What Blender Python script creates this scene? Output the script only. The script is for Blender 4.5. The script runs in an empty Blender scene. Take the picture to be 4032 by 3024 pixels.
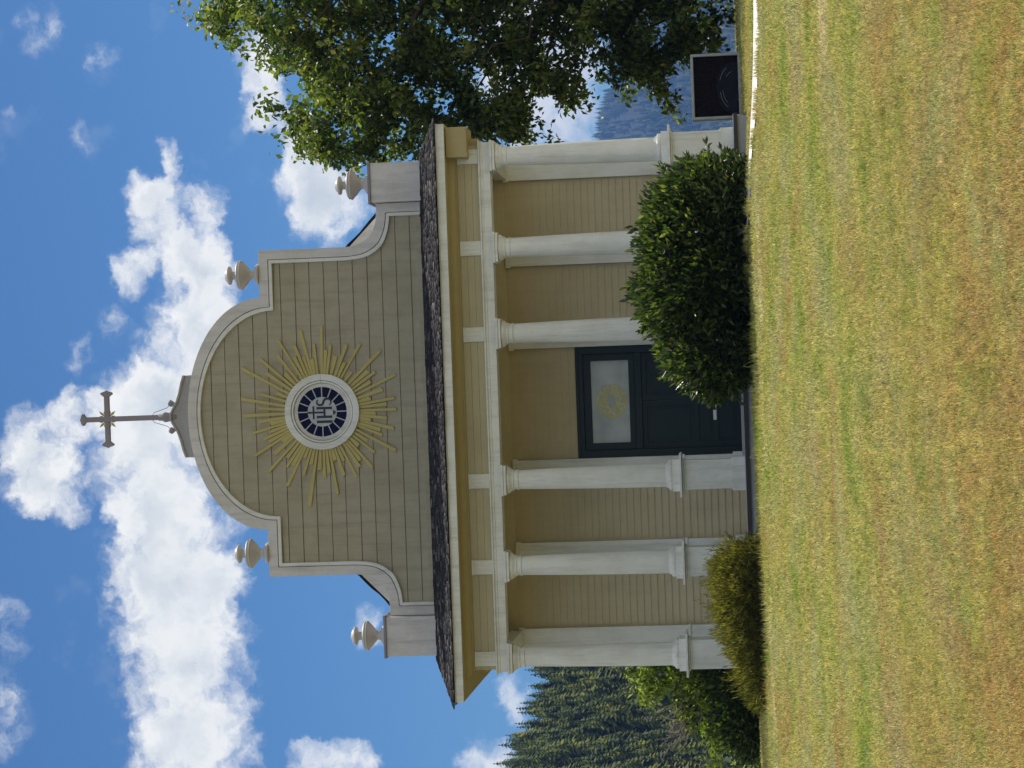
import bpy, math, random
import numpy as np
from mathutils import Vector, Matrix
R = math.radians
rng = np.random.default_rng(7)
random.seed(7)
scn = bpy.context.scene
COL = scn.collection
pi = math.pi

# ------------------------------------------------------------------ mesh helpers
class MB:
    """collects polygons; build() links them as ONE mesh object"""
    def __init__(s): s.v = []; s.f = []; s.sm = []
    def add(s, vs, fs, smooth=False):
        o = len(s.v); s.v += [tuple(p) for p in vs]
        for f in fs: s.f.append([i + o for i in f]); s.sm.append(smooth)
    def box(s, x0, x1, y0, y1, z0, z1):
        s.add([(x0,y0,z0),(x1,y0,z0),(x1,y1,z0),(x0,y1,z0),(x0,y0,z1),(x1,y0,z1),(x1,y1,z1),(x0,y1,z1)],
              [(0,3,2,1),(4,5,6,7),(0,1,5,4),(1,2,6,5),(2,3,7,6),(3,0,4,7)])
    def obox(s, c, ax, ay, az):
        c, ax, ay, az = map(Vector, (c, ax, ay, az))
        vs = [c + i*ax + j*ay + k*az for k in (-1,1) for j in (-1,1) for i in (-1,1)]
        s.add(vs, [(0,2,3,1),(4,5,7,6),(0,1,5,4),(1,3,7,5),(3,2,6,7),(2,0,4,6)])
    def lathe(s, prof, c=(0,0,0), n=28, smooth=True, sx=1.0):
        vs = []; fs = []; m = len(prof)
        for i in range(n):
            a = 2*pi*i/n
            for r, z in prof: vs.append((c[0]+r*math.cos(a)*sx, c[1]+r*math.sin(a), c[2]+z))
        for i in range(n):
            j = (i+1) % n
            for k in range(m-1): fs.append((i*m+k, j*m+k, j*m+k+1, i*m+k+1))
        fs.append([i*m for i in range(n)][::-1]); fs.append([i*m+m-1 for i in range(n)])
        s.add(vs, fs, smooth)
    def tube(s, pts, rads, n=8, smooth=True):
        pts = [Vector(p) for p in pts]; vs = []; fs = []
        up = Vector((0.31, 0.17, 0.93))
        for i, p in enumerate(pts):
            d = (pts[min(i+1, len(pts)-1)] - pts[max(i-1, 0)]).normalized()
            a = d.cross(up)
            if a.length < 1e-3: a = d.cross(Vector((1,0,0)))
            a.normalize(); b = d.cross(a)
            for k in range(n):
                t = 2*pi*k/n; vs.append(p + rads[i]*(math.cos(t)*a + math.sin(t)*b))
        for i in range(len(pts)-1):
            for k in range(n):
                l = (k+1) % n
                fs.append((i*n+k, i*n+l, (i+1)*n+l, (i+1)*n+k))
        fs.append(list(range(n))[::-1]); fs.append([(len(pts)-1)*n+k for k in range(n)])
        s.add(vs, fs, smooth)
    def prism_xz(s, pts, y0, y1):
        """closed outline in the XZ plane, thickness y0..y1 (y0 towards the viewer)"""
        n = len(pts)
        vs = [(x, y0, z) for x, z in pts] + [(x, y1, z) for x, z in pts]
        fs = [list(range(n)), list(range(2*n-1, n-1, -1))]
        for i in range(n):
            j = (i+1) % n; fs.append((j, i, i+n, j+n))
        s.add(vs, fs)
    def band_xz(s, A, B, y0, y1):
        """strip between two polylines of the XZ plane with thickness"""
        n = len(A)
        vs = [(x,y0,z) for x,z in A] + [(x,y0,z) for x,z in B] + [(x,y1,z) for x,z in A] + [(x,y1,z) for x,z in B]
        fs = []
        for i in range(n-1):
            fs += [(i, i+1, n+i+1, n+i), (2*n+i+1, 2*n+i, 3*n+i, 3*n+i+1), (i+1, i, 2*n+i, 2*n+i+1), (n+i, n+i+1, 3*n+i+1, 3*n+i)]
        fs += [(0, n, 3*n, 2*n), (2*n-1, n-1, 3*n-1, 4*n-1)]
        s.add(vs, fs)
    def ring(s, r0, r1, cx, cz, y0, y1, n=64):
        A = [(cx+r1*math.cos(2*pi*i/n), cz+r1*math.sin(2*pi*i/n)) for i in range(n+1)]
        B = [(cx+r0*math.cos(2*pi*i/n), cz+r0*math.sin(2*pi*i/n)) for i in range(n+1)]
        s.band_xz(A, B, y0, y1)
    def build(s, name, mat, parent=None, bevel=0.0, seg=2):
        me = bpy.data.meshes.new(name); me.from_pydata(s.v, [], s.f)
        me.polygons.foreach_set('use_smooth', s.sm); me.update()
        o = bpy.data.objects.new(name, me); COL.objects.link(o)
        import bmesh
        b = bmesh.new(); b.from_mesh(me); bmesh.ops.recalc_face_normals(b, faces=b.faces); b.to_mesh(me); b.free()
        me.materials.append(mat)
        if parent: o.parent = parent
        if bevel:
            m = o.modifiers.new('bevel', 'BEVEL'); m.width = bevel; m.segments = seg; m.limit_method = 'ANGLE'; m.angle_limit = R(40)
        return o

def np_mesh(name, V, Q, T, mat, parent=None, attrs=None, smooth=False):
    """mesh object straight from numpy arrays of quads Q and triangles T"""
    me = bpy.data.meshes.new(name)
    V = np.asarray(V, np.float32).reshape(-1, 3)
    Q = np.asarray(Q, np.int32).reshape(-1, 4); T = np.asarray(T, np.int32).reshape(-1, 3)
    me.vertices.add(len(V)); me.vertices.foreach_set('co', V.ravel())
    nl = Q.size + T.size; me.loops.add(nl)
    me.loops.foreach_set('vertex_index', np.concatenate([Q.ravel(), T.ravel()]))
    me.polygons.add(len(Q) + len(T))
    st = np.concatenate([np.arange(len(Q))*4, Q.size + np.arange(len(T))*3]).astype(np.int32)
    me.polygons.foreach_set('loop_start', st)
    if smooth: me.polygons.foreach_set('use_smooth', np.ones(len(Q)+len(T), bool))
    for k, a in (attrs or {}).items():
        at = me.attributes.new(k, 'FLOAT', 'POINT'); at.data.foreach_set('value', np.asarray(a, np.float32))
    me.update(calc_edges=True); me.validate()
    me.materials.append(mat)
    o = bpy.data.objects.new(name, me); COL.objects.link(o)
    if parent: o.parent = parent
    return o

def tag(o, label=None, cat=None, group=None, kind=None):
    if label: o['label'] = label
    if cat: o['category'] = cat
    if group: o['group'] = group
    if kind: o['kind'] = kind
    return o
def empty(name, loc, label=None, cat=None, group=None, parent=None):
    o = bpy.data.objects.new(name, None); COL.objects.link(o); o.location = loc; o.empty_display_size = .2
    if parent: o.parent = parent
    return tag(o, label, cat, group)
def copy_tree(o, parent=None):
    c = o.copy(); COL.objects.link(c); c.parent = parent
    for ch in list(o.children): copy_tree(ch, c)
    return c

# ------------------------------------------------------------------ materials
def new_mat(name):
    m = bpy.data.materials.new(name); m.use_nodes = True
    nt = m.node_tree; b = nt.nodes['Principled BSDF']
    return m, nt, b
def node(nt, t, **kw):
    n = nt.nodes.new(t)
    for k, v in kw.items():
        if k.startswith('i_'): n.inputs[k[2:].replace('_', ' ')].default_value = v
        else: setattr(n, k, v)
    return n
def ramp(nt, fac, stops, interp='LINEAR'):
    r = nt.nodes.new('ShaderNodeValToRGB'); r.color_ramp.interpolation = interp
    el = r.color_ramp.elements
    while len(el) > 1: el.remove(el[-1])
    el[0].position = stops[0][0]; el[0].color = (*stops[0][1], 1)
    for p, c in stops[1:]:
        e = el.new(p); e.color = (*c, 1)
    nt.links.new(fac, r.inputs[0]); return r.outputs[0]
def mixc(nt, f, a, b, mode='MIX'):
    m = nt.nodes.new('ShaderNodeMix'); m.data_type = 'RGBA'; m.blend_type = mode
    for sock, v in ((m.inputs[0], f), (m.inputs[6], a), (m.inputs[7], b)):
        if hasattr(v, 'is_linked'): nt.links.new(v, sock)
        elif isinstance(v, (int, float)): sock.default_value = v
        else: sock.default_value = (*v, 1)
    return m.outputs[2]
def noise(nt, scale, detail=4, rough=.55, stretch=None, vec=None):
    n = node(nt, 'ShaderNodeTexNoise'); n.inputs['Scale'].default_value = scale
    n.inputs['Detail'].default_value = detail; n.inputs['Roughness'].default_value = rough
    if vec is None:
        tc = node(nt, 'ShaderNodeNewGeometry'); vec = tc.outputs['Position']
    if stretch:
        mp = node(nt, 'ShaderNodeMapping'); mp.inputs['Scale'].default_value = stretch
        nt.links.new(vec, mp.inputs[0]); vec = mp.outputs[0]
    nt.links.new(vec, n.inputs['Vector']); return n.outputs['Fac']

def paint(name, col, dirt=(.3,.28,.24), amt=.35, rough=.6, grain=(1,1,1), bump=.15, drip=.0):
    """weathered paint on wood: broad fading, streaky grain, a few stains"""
    m, nt, b = new_mat(name)
    a = noise(nt, 1.3, 6, .65)
    c = mixc(nt, ramp(nt, a, [(.42,(0,0,0)),(.75,(amt,)*3)]), col, tuple(x*y*2.2 for x, y in zip(col, dirt)))
    g = noise(nt, 9, 5, .6, grain)
    c = mixc(nt, ramp(nt, g, [(.35,(0,0,0)),(.8,(.22,)*3)]), c, tuple(x*.6 for x in col))
    if drip:
        q = noise(nt, 2.2, 6, .7, (3.0, 3.0, .25))
        c = mixc(nt, ramp(nt, q, [(.48,(0,0,0)),(.70,(drip,)*3)]), c, tuple(x*.45 for x in col))
        q2 = noise(nt, 21, 4, .6, (1,1,1))
        c = mixc(nt, ramp(nt, q2, [(.66,(0,0,0)),(.70,(drip,)*3)]), c, tuple(x*.5 for x in col))
    nt.links.new(c, b.inputs['Base Color']); b.inputs['Roughness'].default_value = rough
    b.inputs['Specular IOR Level'].default_value = .3
    bp = node(nt, 'ShaderNodeBump'); bp.inputs['Strength'].default_value = bump; bp.inputs['Distance'].default_value = .01
    nt.links.new(g, bp.inputs['Height']); nt.links.new(bp.outputs[0], b.inputs['Normal'])
    return m
def plain(name, col, rough=.5, metal=0., spec=.5, var=.25, sc=6):
    m, nt, b = new_mat(name)
    a = noise(nt, sc, 4)
    c = mixc(nt, ramp(nt, a, [(.3,(0,0,0)),(.8,(1,1,1))]), col, tuple(x*(1-var) for x in col))
    nt.links.new(c, b.inputs['Base Color']); b.inputs['Roughness'].default_value = rough
    b.inputs['Metallic'].default_value = metal; b.inputs['Specular IOR Level'].default_value = spec
    return m
def leafmat(name, stops, trans=.35, rough=.42, spec=.45, back=1.5):
    """leaf colours picked per leaf from the attribute rnd, some light passing through"""
    m, nt, b = new_mat(name)
    at = node(nt, 'ShaderNodeAttribute', attribute_name='rnd')
    c = ramp(nt, at.outputs['Fac'], stops)
    nt.links.new(c, b.inputs['Base Color']); b.inputs['Roughness'].default_value = rough
    b.inputs['Specular IOR Level'].default_value = spec
    tr = node(nt, 'ShaderNodeBsdfTranslucent')
    nt.links.new(mixc(nt, 1., c, (back, back*1.1, back*.5), 'MULTIPLY'), tr.inputs['Color'])
    mx = node(nt, 'ShaderNodeMixShader'); mx.inputs[0].default_value = trans
    nt.links.new(b.outputs[0], mx.inputs[1]); nt.links.new(tr.outputs[0], mx.inputs[2])
    nt.links.new(mx.outputs[0], nt.nodes['Material Output'].inputs['Surface'])
    return m

M = {}
M['white'] = paint('white_paint', (.80,.80,.715), grain=(6,6,.6), amt=.45, drip=.4)
M['trim'] = paint('grey_white_trim', (.70,.67,.61), grain=(1,6,1), amt=.45, drip=.45)
M['tan'] = paint('tan_clapboard_paint', (.60,.515,.32), grain=(.7,4,9), amt=.35, drip=.12)
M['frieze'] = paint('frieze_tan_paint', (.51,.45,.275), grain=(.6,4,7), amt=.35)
M['pedestal'] = paint('pedestal_grey_paint', (.40,.385,.37), grain=(3,3,3), amt=.5)
M['yellow'] = paint('cornice_yellow_paint', (.42,.35,.165), grain=(.6,4,7), amt=.3)
M['gable'] = paint('weathered_gable_paint', (.43,.385,.26), grain=(.6,4,9), amt=.5, drip=.4)
M['navy'] = paint('dark_navy_paint', (.011,.024,.026), grain=(6,6,.6), amt=.2, rough=.4)
M['gold'] = paint('gilded_wood', (.52,.44,.15), grain=(4,4,4), amt=.35, rough=.45)
M['stone'] = paint('grey_step_paint', (.42,.45,.47), grain=(1,4,4), amt=.5)
M['finial'] = paint('finial_paint', (.56,.525,.475), grain=(3,3,3), amt=.4, rough=.5)
M['wood_cross'] = paint('weathered_cross_paint', (.30,.27,.28), grain=(6,6,2), amt=.6)
M['hub'] = plain('leaded_centre', (.50,.53,.52), .5)
M['letter'] = plain('black_letters', (.015,.016,.022), .4)
M['blueglass'] = plain('blue_glass', (.004,.006,.045), .3, spec=.12, var=.6, sc=4)
M['glass'] = plain('reflection_grey_glass', (.52,.57,.52), .22, spec=.5, var=.35, sc=2.2)  # pale grey base puts reflected sky and lawn into the colour
M['rosette'] = plain('pale_gilt_rosette', (.62,.60,.33), .5, var=.4, sc=14)
M['plate'] = plain('white_plate', (.75,.76,.74), .35)
M['nose_shadow'] = plain('nosing_shadow_dark', (.05,.035,.035), .6)
M['bark'] = paint('bark', (.085,.065,.05), grain=(9,9,1.2), amt=.6, rough=.9, bump=.8)
M['twig'] = paint('grey_dead_wood', (.30,.26,.23), grain=(9,9,1.2), amt=.6, rough=.9)
M['metal'] = plain('pale_metal', (.42,.44,.40), .4, metal=.2)
M['wire'] = plain('dark_wire', (.12,.12,.13), .5)
M['case_in'] = plain('dark_case_back', (.014,.008,.007), .7, spec=.05, var=.5)
M['arch'] = plain('dark_arched_panel', (.016,.017,.026), .5, spec=.12, var=.5)
M['pipe'] = plain('white_pipe', (.75,.75,.72), .35)

# cedar shakes: dark, split, silvery streaks
m, nt, b = new_mat('cedar_shakes')
at = node(nt, 'ShaderNodeAttribute', attribute_name='rnd')
c = ramp(nt, at.outputs['Fac'], [(0,(.008,.007,.009)),(.6,(.024,.020,.021)),(.88,(.085,.07,.062)),(1,(.24,.21,.185))])
g = noise(nt, 14, 5, .7, (5, .6, 5))
c = mixc(nt, ramp(nt, g, [(.4,(0,0,0)),(.7,(.75,)*3)]), c, (.012,.010,.014))
nt.links.new(c, b.inputs['Base Color']); b.inputs['Roughness'].default_value = .9
M['shake'] = m

# lawn: dry mown grass in olive, straw, green and brown patches
STRAW, OLIVE, GREEN, BROWN, PALE = (.68,.60,.265), (.53,.52,.165), (.28,.40,.055), (.54,.38,.175), (.90,.81,.54)
def grass_colour(nt):
    a = noise(nt, .85, 6, .68, (1.15, .55, 0)); d = noise(nt, 4.3, 5, .7, (1.1, .6, 0)); e = noise(nt, .5, 6, .66, (.95, .6, 0))
    c = ramp(nt, a, [(.34,GREEN),(.43,OLIVE),(.52,STRAW),(.60,OLIVE),(.68,BROWN)])
    c = mixc(nt, ramp(nt, d, [(.44,(0,0,0)),(.62,(.8,)*3)]), c, OLIVE)
    c = mixc(nt, ramp(nt, e, [(.51,(0,0,0)),(.63,(.7,)*3)]), c, BROWN)
    c = mixc(nt, ramp(nt, e, [(.34,(.75,)*3),(.47,(0,0,0))]), c, GREEN)
    h = noise(nt, .6, 5, .6, (1.0, .6, 0))
    c = mixc(nt, ramp(nt, h, [(.48,(0,0,0)),(.62,(.55,)*3)]), c, (.57,.55,.36))
    n0 = noise(nt, 1.3, 6, .7, (1.2, .9, 0)); g0 = node(nt, 'ShaderNodeNewGeometry'); s0 = node(nt, 'ShaderNodeSeparateXYZ'); nt.links.new(g0.outputs['Position'], s0.inputs[0])
    mr0 = node(nt, 'ShaderNodeMapRange'); nt.links.new(s0.outputs[1], mr0.inputs[0]); mr0.inputs[1].default_value = -25; mr0.inputs[2].default_value = -36
    mu0 = node(nt, 'ShaderNodeMath', operation='MULTIPLY'); nt.links.new(mr0.outputs[0], mu0.inputs[0]); nt.links.new(ramp(nt, n0, [(.38,(0,0,0)),(.60,(.78,)*3)]), mu0.inputs[1])
    c = mixc(nt, mu0.outputs[0], c, (.58,.38,.17))
    f = noise(nt, 1.9, 5, .7, (1.0, .8, 0))
    c = mixc(nt, ramp(nt, f, [(.62,(0,0,0)),(.72,(.6,)*3)]), c, PALE)
    # a worn straw line along the crest and one bare patch at the right
    g = node(nt, 'ShaderNodeNewGeometry'); sx = node(nt, 'ShaderNodeSeparateXYZ'); nt.links.new(g.outputs['Position'], sx.inputs[0])
    def mt(op, a, b):
        n = node(nt, 'ShaderNodeMath', operation=op)
        for q, v in enumerate((a, b)):
            if hasattr(v, 'is_linked'): nt.links.new(v, n.inputs[q])
            else: n.inputs[q].default_value = v
        return n.outputs[0]
    n1 = noise(nt, 1.0, 5, .7, (.5, 1.0, 0))
    crest = mt('ADD', mt('SUBTRACT', 1.0, mt('ABSOLUTE', mt('MULTIPLY', mt('ADD', sx.outputs[1], 7.2), .8), 0)), mt('MULTIPLY', mt('SUBTRACT', n1, .58), 10.0))
    c = mixc(nt, ramp(nt, crest, [(.35,(0,0,0)),(.8,(.75,)*3)]), c, PALE)
    ex = mt('MULTIPLY', mt('ADD', sx.outputs[0], -5.2), .75); ey = mt('MULTIPLY', mt('ADD', sx.outputs[1], 23.0), 1.0)
    bare = mt('ADD', mt('SUBTRACT', 1.0, mt('ADD', mt('MULTIPLY', ex, ex), mt('MULTIPLY', ey, ey))), mt('MULTIPLY', mt('SUBTRACT', n1, .5), 3.0))
    return mixc(nt, ramp(nt, bare, [(.0,(0,0,0)),(.7,(.8,)*3)]), c, (.80,.68,.48))
m, nt, b = new_mat('lawn_thatch')
c = mixc(nt, 1., grass_colour(nt), (.55,.52,.5), 'MULTIPLY')
g = noise(nt, 38, 5, .7)
c = mixc(nt, ramp(nt, g, [(.35,(0,0,0)),(.7,(.8,)*3)]), c, (.06,.045,.022))
nt.links.new(c, b.inputs['Base Color']); b.inputs['Roughness'].default_value = .95
bp = node(nt, 'ShaderNodeBump'); bp.inputs['Strength'].default_value = .7; bp.inputs['Distance'].default_value = .03
nt.links.new(g, bp.inputs['Height']); nt.links.new(bp.outputs[0], b.inputs['Normal'])
M['lawn'] = m
m, nt, b = new_mat('grass_blades')
at = node(nt, 'ShaderNodeAttribute', attribute_name='rnd')
v = ramp(nt, at.outputs['Fac'], [(0,(.38,.40,.33)),(.3,(.8,.82,.72)),(.7,(1.1,1.08,.98)),(.93,(1.3,1.25,1.1)),(1,(1.7,1.65,1.45))])
c = mixc(nt, 1., grass_colour(nt), v, 'MULTIPLY')
hm = node(nt, 'ShaderNodeMath', operation='MULTIPLY'); hm.inputs[1].default_value = 37.0; nt.links.new(at.outputs['Fac'], hm.inputs[0])
hf = node(nt, 'ShaderNodeMath', operation='FRACT'); nt.links.new(hm.outputs[0], hf.inputs[0])
c = mixc(nt, 1., c, ramp(nt, hf.outputs[0], [(0,(.74,1.0,.66)),(.3,(.94,1.03,.88)),(.65,(1.06,1.02,.95)),(.88,(1.15,1.02,.9)),(1,(1.25,.95,.82))]), 'MULTIPLY')
sp_ = noise(nt, 11, 4, .7)
c = mixc(nt, 1., c, ramp(nt, sp_, [(.36,(.55,.56,.5)),(.5,(1,1,1)),(.66,(1.25,1.22,1.15))]), 'MULTIPLY')
nt.links.new(c, b.inputs['Base Color']); b.inputs['Roughness'].default_value = .6; b.inputs['Specular IOR Level'].default_value = .25
tr = node(nt, 'ShaderNodeBsdfTranslucent'); nt.links.new(c, tr.inputs['Color'])
mx = node(nt, 'ShaderNodeMixShader'); mx.inputs[0].default_value = .35
nt.links.new(b.outputs[0], mx.inputs[1]); nt.links.new(tr.outputs[0], mx.inputs[2])
nt.links.new(mx.outputs[0], nt.nodes['Material Output'].inputs['Surface'])
M['grass'] = m
M['concrete'] = paint('pale_concrete', (.84,.82,.76), grain=(3,3,3), amt=.25, rough=.85)
M['soil_shade'] = paint('soil_and_lip_shade', (.17,.12,.10), grain=(4,4,4), amt=.5, rough=.95, bump=.8)

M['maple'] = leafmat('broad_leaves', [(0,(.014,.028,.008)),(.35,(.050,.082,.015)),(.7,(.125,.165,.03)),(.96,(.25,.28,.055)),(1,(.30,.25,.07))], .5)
M['rhodo'] = leafmat('glossy_shrub_leaves', [(0,(.010,.018,.007)),(.45,(.042,.070,.016)),(.75,(.15,.18,.04)),(.95,(.34,.35,.12)),(1,(.28,.17,.09))], .45, .34, .5)  # pale upper stops put leaf glints into the colour
M['juniper'] = leafmat('feathery_needles', [(0,(.03,.036,.012)),(.45,(.14,.135,.03)),(.8,(.29,.245,.065)),(1,(.36,.20,.085))], .5, .6, .2)
M['bright'] = leafmat('bright_leaves', [(0,(.03,.05,.010)),(.4,(.12,.17,.022)),(.8,(.27,.33,.05)),(1,(.38,.41,.10))], .52)
M['fir'] = leafmat('fir_needles', [(0,(.014,.028,.010)),(.4,(.075,.10,.028)),(.8,(.21,.215,.06)),(1,(.32,.285,.09))], .38, .7, .2)
M['hill'] = paint('forest_floor', (.014,.020,.010), grain=(.02,.02,.02), rough=.95)

# ------------------------------------------------------------------ ground
def sst(a, b, x): t = np.clip((x-a)/(b-a), 0, 1); return t*t*(3-2*t)
YP = [-5000,-70,-49,-37,-20,-8,-5,-3.6,0,10,30,60,120,400,900,6100]
ZP = [-6,-1.75,-1.62,-1.50,-.92,-.41,-.275,-.21,-.20,-.16,-.17,-.5,-4,-18,-22,-22]
def ground(x, y):
    x = np.asarray(x, float); y = np.asarray(y, float)
    z = np.interp(y, YP, ZP)
    s = sst(3.0, 8.6, x)
    z = z - .23*s*sst(-10, -7.6, y)*(1-sst(-3, 4.5, y))
    z = z + .09*np.exp(-((x-2.7)/1.9)**2)*sst(-9,-5,y)*(1-sst(-2,2,y))
    z = z + .02*np.sin(x*1.1+y*.7)*sst(-46,-40,y)*(1-sst(-7,-5,y)) + .012*np.sin(x*2.3-y*1.7)*(1-sst(-6,-4,y))
    return z
def grid(name, xs, ys, fz, mat, smooth=True):
    X, Y = np.meshgrid(xs, ys); Z = fz(X, Y); nx, ny = len(xs), len(ys)
    V = np.stack([X, Y, Z], -1).reshape(-1, 3)
    i = np.arange(ny-1)[:, None]*nx + np.arange(nx-1)[None]
    Q = np.stack([i, i+1, i+nx+1, i+nx], -1).reshape(-1, 4)
    return np_mesh(name, V, Q, [], mat, smooth=smooth)
xs = np.concatenate([[-6000,-4500,-2000,-900,-400,-180,-90,-50], np.arange(-30, 30.01, .4), [50,90,180,400,900,2000,4500,6000]])
ys = np.concatenate([[-4500,-1500,-500,-200,-120,-90,-70], np.arange(-60, -10, .6), np.arange(-10, 12, .25), np.arange(12, 60, 1.5), [60,80,120,180,260,400,600,900,1500,2500,4500,6000]])
tag(grid('lawn', xs, ys, ground, M['lawn']), kind='structure')

# concrete path: a thick slab whose near edge stands above the grass
PC = [(16,-6.6,2.3),(12,-6.3,2.25),(8.6,-6.0,2.15),(6.5,-5.5,1.65),(5.2,-5.0,1.15),(4.2,-4.65,.72),(3.2,-4.35,.45),(2.2,-4.2,.3)]
px = np.linspace(16, 2.2, 240); PX = np.array(PC)[::-1]
pc = np.interp(px, PX[:,0], PX[:,1]); pw = np.interp(px, PX[:,0], PX[:,2])
mb = MB(); vs = []; fs = []
for i, x in enumerate(px):
    for y, dz in ((pc[i]+pw[i], .004), (pc[i]+pw[i]*.3, .02), (pc[i]-pw[i], .015), (pc[i]-pw[i]-.05, -.10)):
        yy = y + ((.05*math.sin(x*3.1)+.04*math.sin(x*11.3+1)+.035*math.sin(x*23.7)) if dz < .016 and dz != .004 else 0)
        vs.append((x, yy, float(ground(x, y)) + dz + (.03 if dz in (.02,) else .02 if dz != .004 and dz > 0 else 0)))
for i in range(len(px)-1):
    for k in range(2): fs.append((4*i+k, 4*i+k+1, 4*i+k+5, 4*i+k+4))
lip = vs
mb.add(vs, fs); path = tag(mb.build('path', M['concrete']), kind='structure')
mb = MB(); vs = []; fs = []
for i, x in enumerate(px):
    j = .12*math.sin(x*2.1) + .07*math.sin(x*5.7+1)
    for y in (pc[i]-pw[i]+.05, pc[i]-pw[i]-.5-.3*max(0, (x-4)/6)*.6 + j): vs.append((x, y, float(ground(x, y)) + .006))
for i in range(len(px)-1): fs.append((2*i, 2*i+1, 2*i+3, 2*i+2))
mb.add(vs, fs); mb.add(lip, [(4*i+2, 4*i+3, 4*i+7, 4*i+6) for i in range(len(px)-1)]); tag(mb.build('soil_and_shaded_lip', M['soil_shade']), kind='structure')  # real soil in front; slab's front face coloured dark for its shade

# grass blades over the visible lawn
def blades(n, x0, x1, y0, y1, hmin, hmax, w, keep=None, lean=1.15):
    x = rng.uniform(x0, x1, n); y = rng.uniform(y0, y1, n)
    if keep is not None:
        k = keep(x, y); x, y = x[k], y[k]; n = len(x)
    z = ground(x, y); h = rng.uniform(hmin, hmax, n)*(1+.5*(rng.random(n) > .95)); a = rng.uniform(0, 2*pi, n)
    wx, wy = np.cos(a)*w*.5, np.sin(a)*w*.5
    la = rng.uniform(0, 2*pi, n); l = rng.uniform(.1, 1.0, n)*lean*1.4
    dx, dy = np.cos(la)*l*h, np.sin(la)*l*h
    zero = np.zeros(n)
    P0 = np.stack([x-wx, y-wy, z-.01], -1); P1 = np.stack([x+wx, y+wy, z-.01], -1)
    P2 = np.stack([x+wx*.8+dx*.4, y+wy*.8+dy*.4, z+h*.6], -1); P3 = np.stack([x-wx*.8+dx*.4, y-wy*.8+dy*.4, z+h*.6], -1)
    P4 = np.stack([x+dx, y+dy, z+h*np.clip(1.05-l*.32, .3, 1)], -1)
    V = np.stack([P0,P1,P2,P3,P4], 1)
    return V, np.repeat(rng.random(n), 5)
def off_path(x, y):
    c = np.interp(x, PX[:,0], PX[:,1]); w = np.interp(x, PX[:,0], PX[:,2])
    on = (x > 2.2) & (y < c+w+.02) & (y > c-w-.02)
    soil_shade = (x > 2.2) & (y <= c-w-.02) & (y > c-w-.5) & (rng.random(len(x)) < .86)
    church = (abs(x+.1) < 6.4) & (y > -.7)
    return ~(on | soil_shade | church)
parts = []
def strip(y0, y1, dens, hmin, hmax, w, lean=1.15):
    dist = 49 + (y0+y1)/2; half = dist*.175 + 1.6
    n = int(dens*(y1-y0)*2*half)
    parts.append(blades(n, .49-half, .49+half, y0, y1, hmin, hmax, w, off_path, lean))
strip(-38.5, -34, 6000, .015, .045, .0048)
strip(-34, -29, 4200, .018, .05, .0058)
strip(-29, -22, 2000, .02, .06, .0080)
strip(-22, -13, 950, .03, .075, .0105)
strip(-13, -6, 700, .035, .08, .0125)
strip(-6, 3, 650, .03, .085, .012)
parts.append(blades(30000, -16, 20, 3, 16, .04, .10, .016, off_path))
gx = rng.uniform(2.2, 13, 5200); gw = np.interp(gx, PX[:,0], PX[:,2]); gc = np.interp(gx, PX[:,0], PX[:,1])
def tufts(x, y): return np.sin(x*5.1)*np.sin(x*2.3+1)*np.sin(x*13.1) > -.12
e_ = blades(5200, 0, 1, 0, 1, .05, .17, .010, None, .7); ev = e_[0].copy(); oy = gc-gw-rng.uniform(.02,.5,5200)**1.0; kx = tufts(gx, oy)
ev += (np.stack([gx, oy, ground(gx, oy)], -1) - ev[:,0])[:,None,:]; parts.append((ev[kx], np.repeat(rng.random(5200), 5).reshape(-1,5)[kx].ravel()))
parts.append(blades(2600, -9, 1.5, -6.2, -4.6, .08, .20, .009, off_path, .5))       # longer straw tufts along the crest
V = np.concatenate([p[0] for p in parts]); rnd = np.concatenate([p[1] for p in parts])
nb = len(V); i = np.arange(nb)*5
tag(np_mesh('grass', V.reshape(-1,3), np.stack([i,i+1,i+2,i+3],-1), np.stack([i+3,i+2,i+4],-1), M['grass'], attrs={'rnd': rnd}),
    'short dry mown grass in olive straw and brown covering the lawn', 'grass', kind='stuff')

# ------------------------------------------------------------------ the church
CH = empty('church', (0,0,0), 'wooden mission church with white columned porch, curved gable, sunburst window and cross', 'church')
FZ = .05
# floor, step
mb = MB(); mb.box(-6.05, 6.05, -.62, 3.42, -.02, FZ); mb.build('porch_floor', M['stone'], CH, .008)
mb = MB(); mb.box(-6.07, 6.07, -.655, -.625, -.045, FZ-.012); mb.build('shadowed_nosing', M['nose_shadow'], CH)  # nosing strip coloured dark to carry the shadow at the floor edge
mb = MB(); mb.box(-6.02, 6.02, -.60, 3.40, -.40, -.025); mb.build('foundation', M['stone'], CH)
# clapboard walls
def clap(mb, x0, x1, z0, z1, y, step=.162, d=.022):
    z = z0
    while z < z1 - 1e-4:
        t = min(z+step, z1)
        mb.add([(x0,y-d,z),(x1,y-d,z),(x1,y-.004,t),(x0,y-.004,t),(x0,y,z),(x1,y,z)], [(0,1,2,3),(4,5,1,0)])
        z = t
    mb.add([(x0,y+.1,z0),(x1,y+.1,z0),(x1,y+.1,z1),(x0,y+.1,z1)], [(0,1,2,3)])
WY = 3.4
mb = MB()
for x0, x1, z0, z1 in ((-5.75,-1.27,FZ,5.75),(1.27,5.75,FZ,5.75),(-1.27,1.27,3.88,5.75)): clap(mb, x0, x1, z0, z1, WY, d=.03)
mb.build('front_wall', M['tan'], CH)
mb = MB(); mb.box(-5.75, 5.75, WY-.075, WY-.03, 5.40, 5.70); mb.build('wall_top_board', M['tan'], CH, .005)
mb = MB(); mb.box(-1.27-.0, 1.27, WY+.2, WY+.3, FZ, 3.9); mb.build('vestibule_back', M['navy'], CH)
mb = MB()
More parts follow.
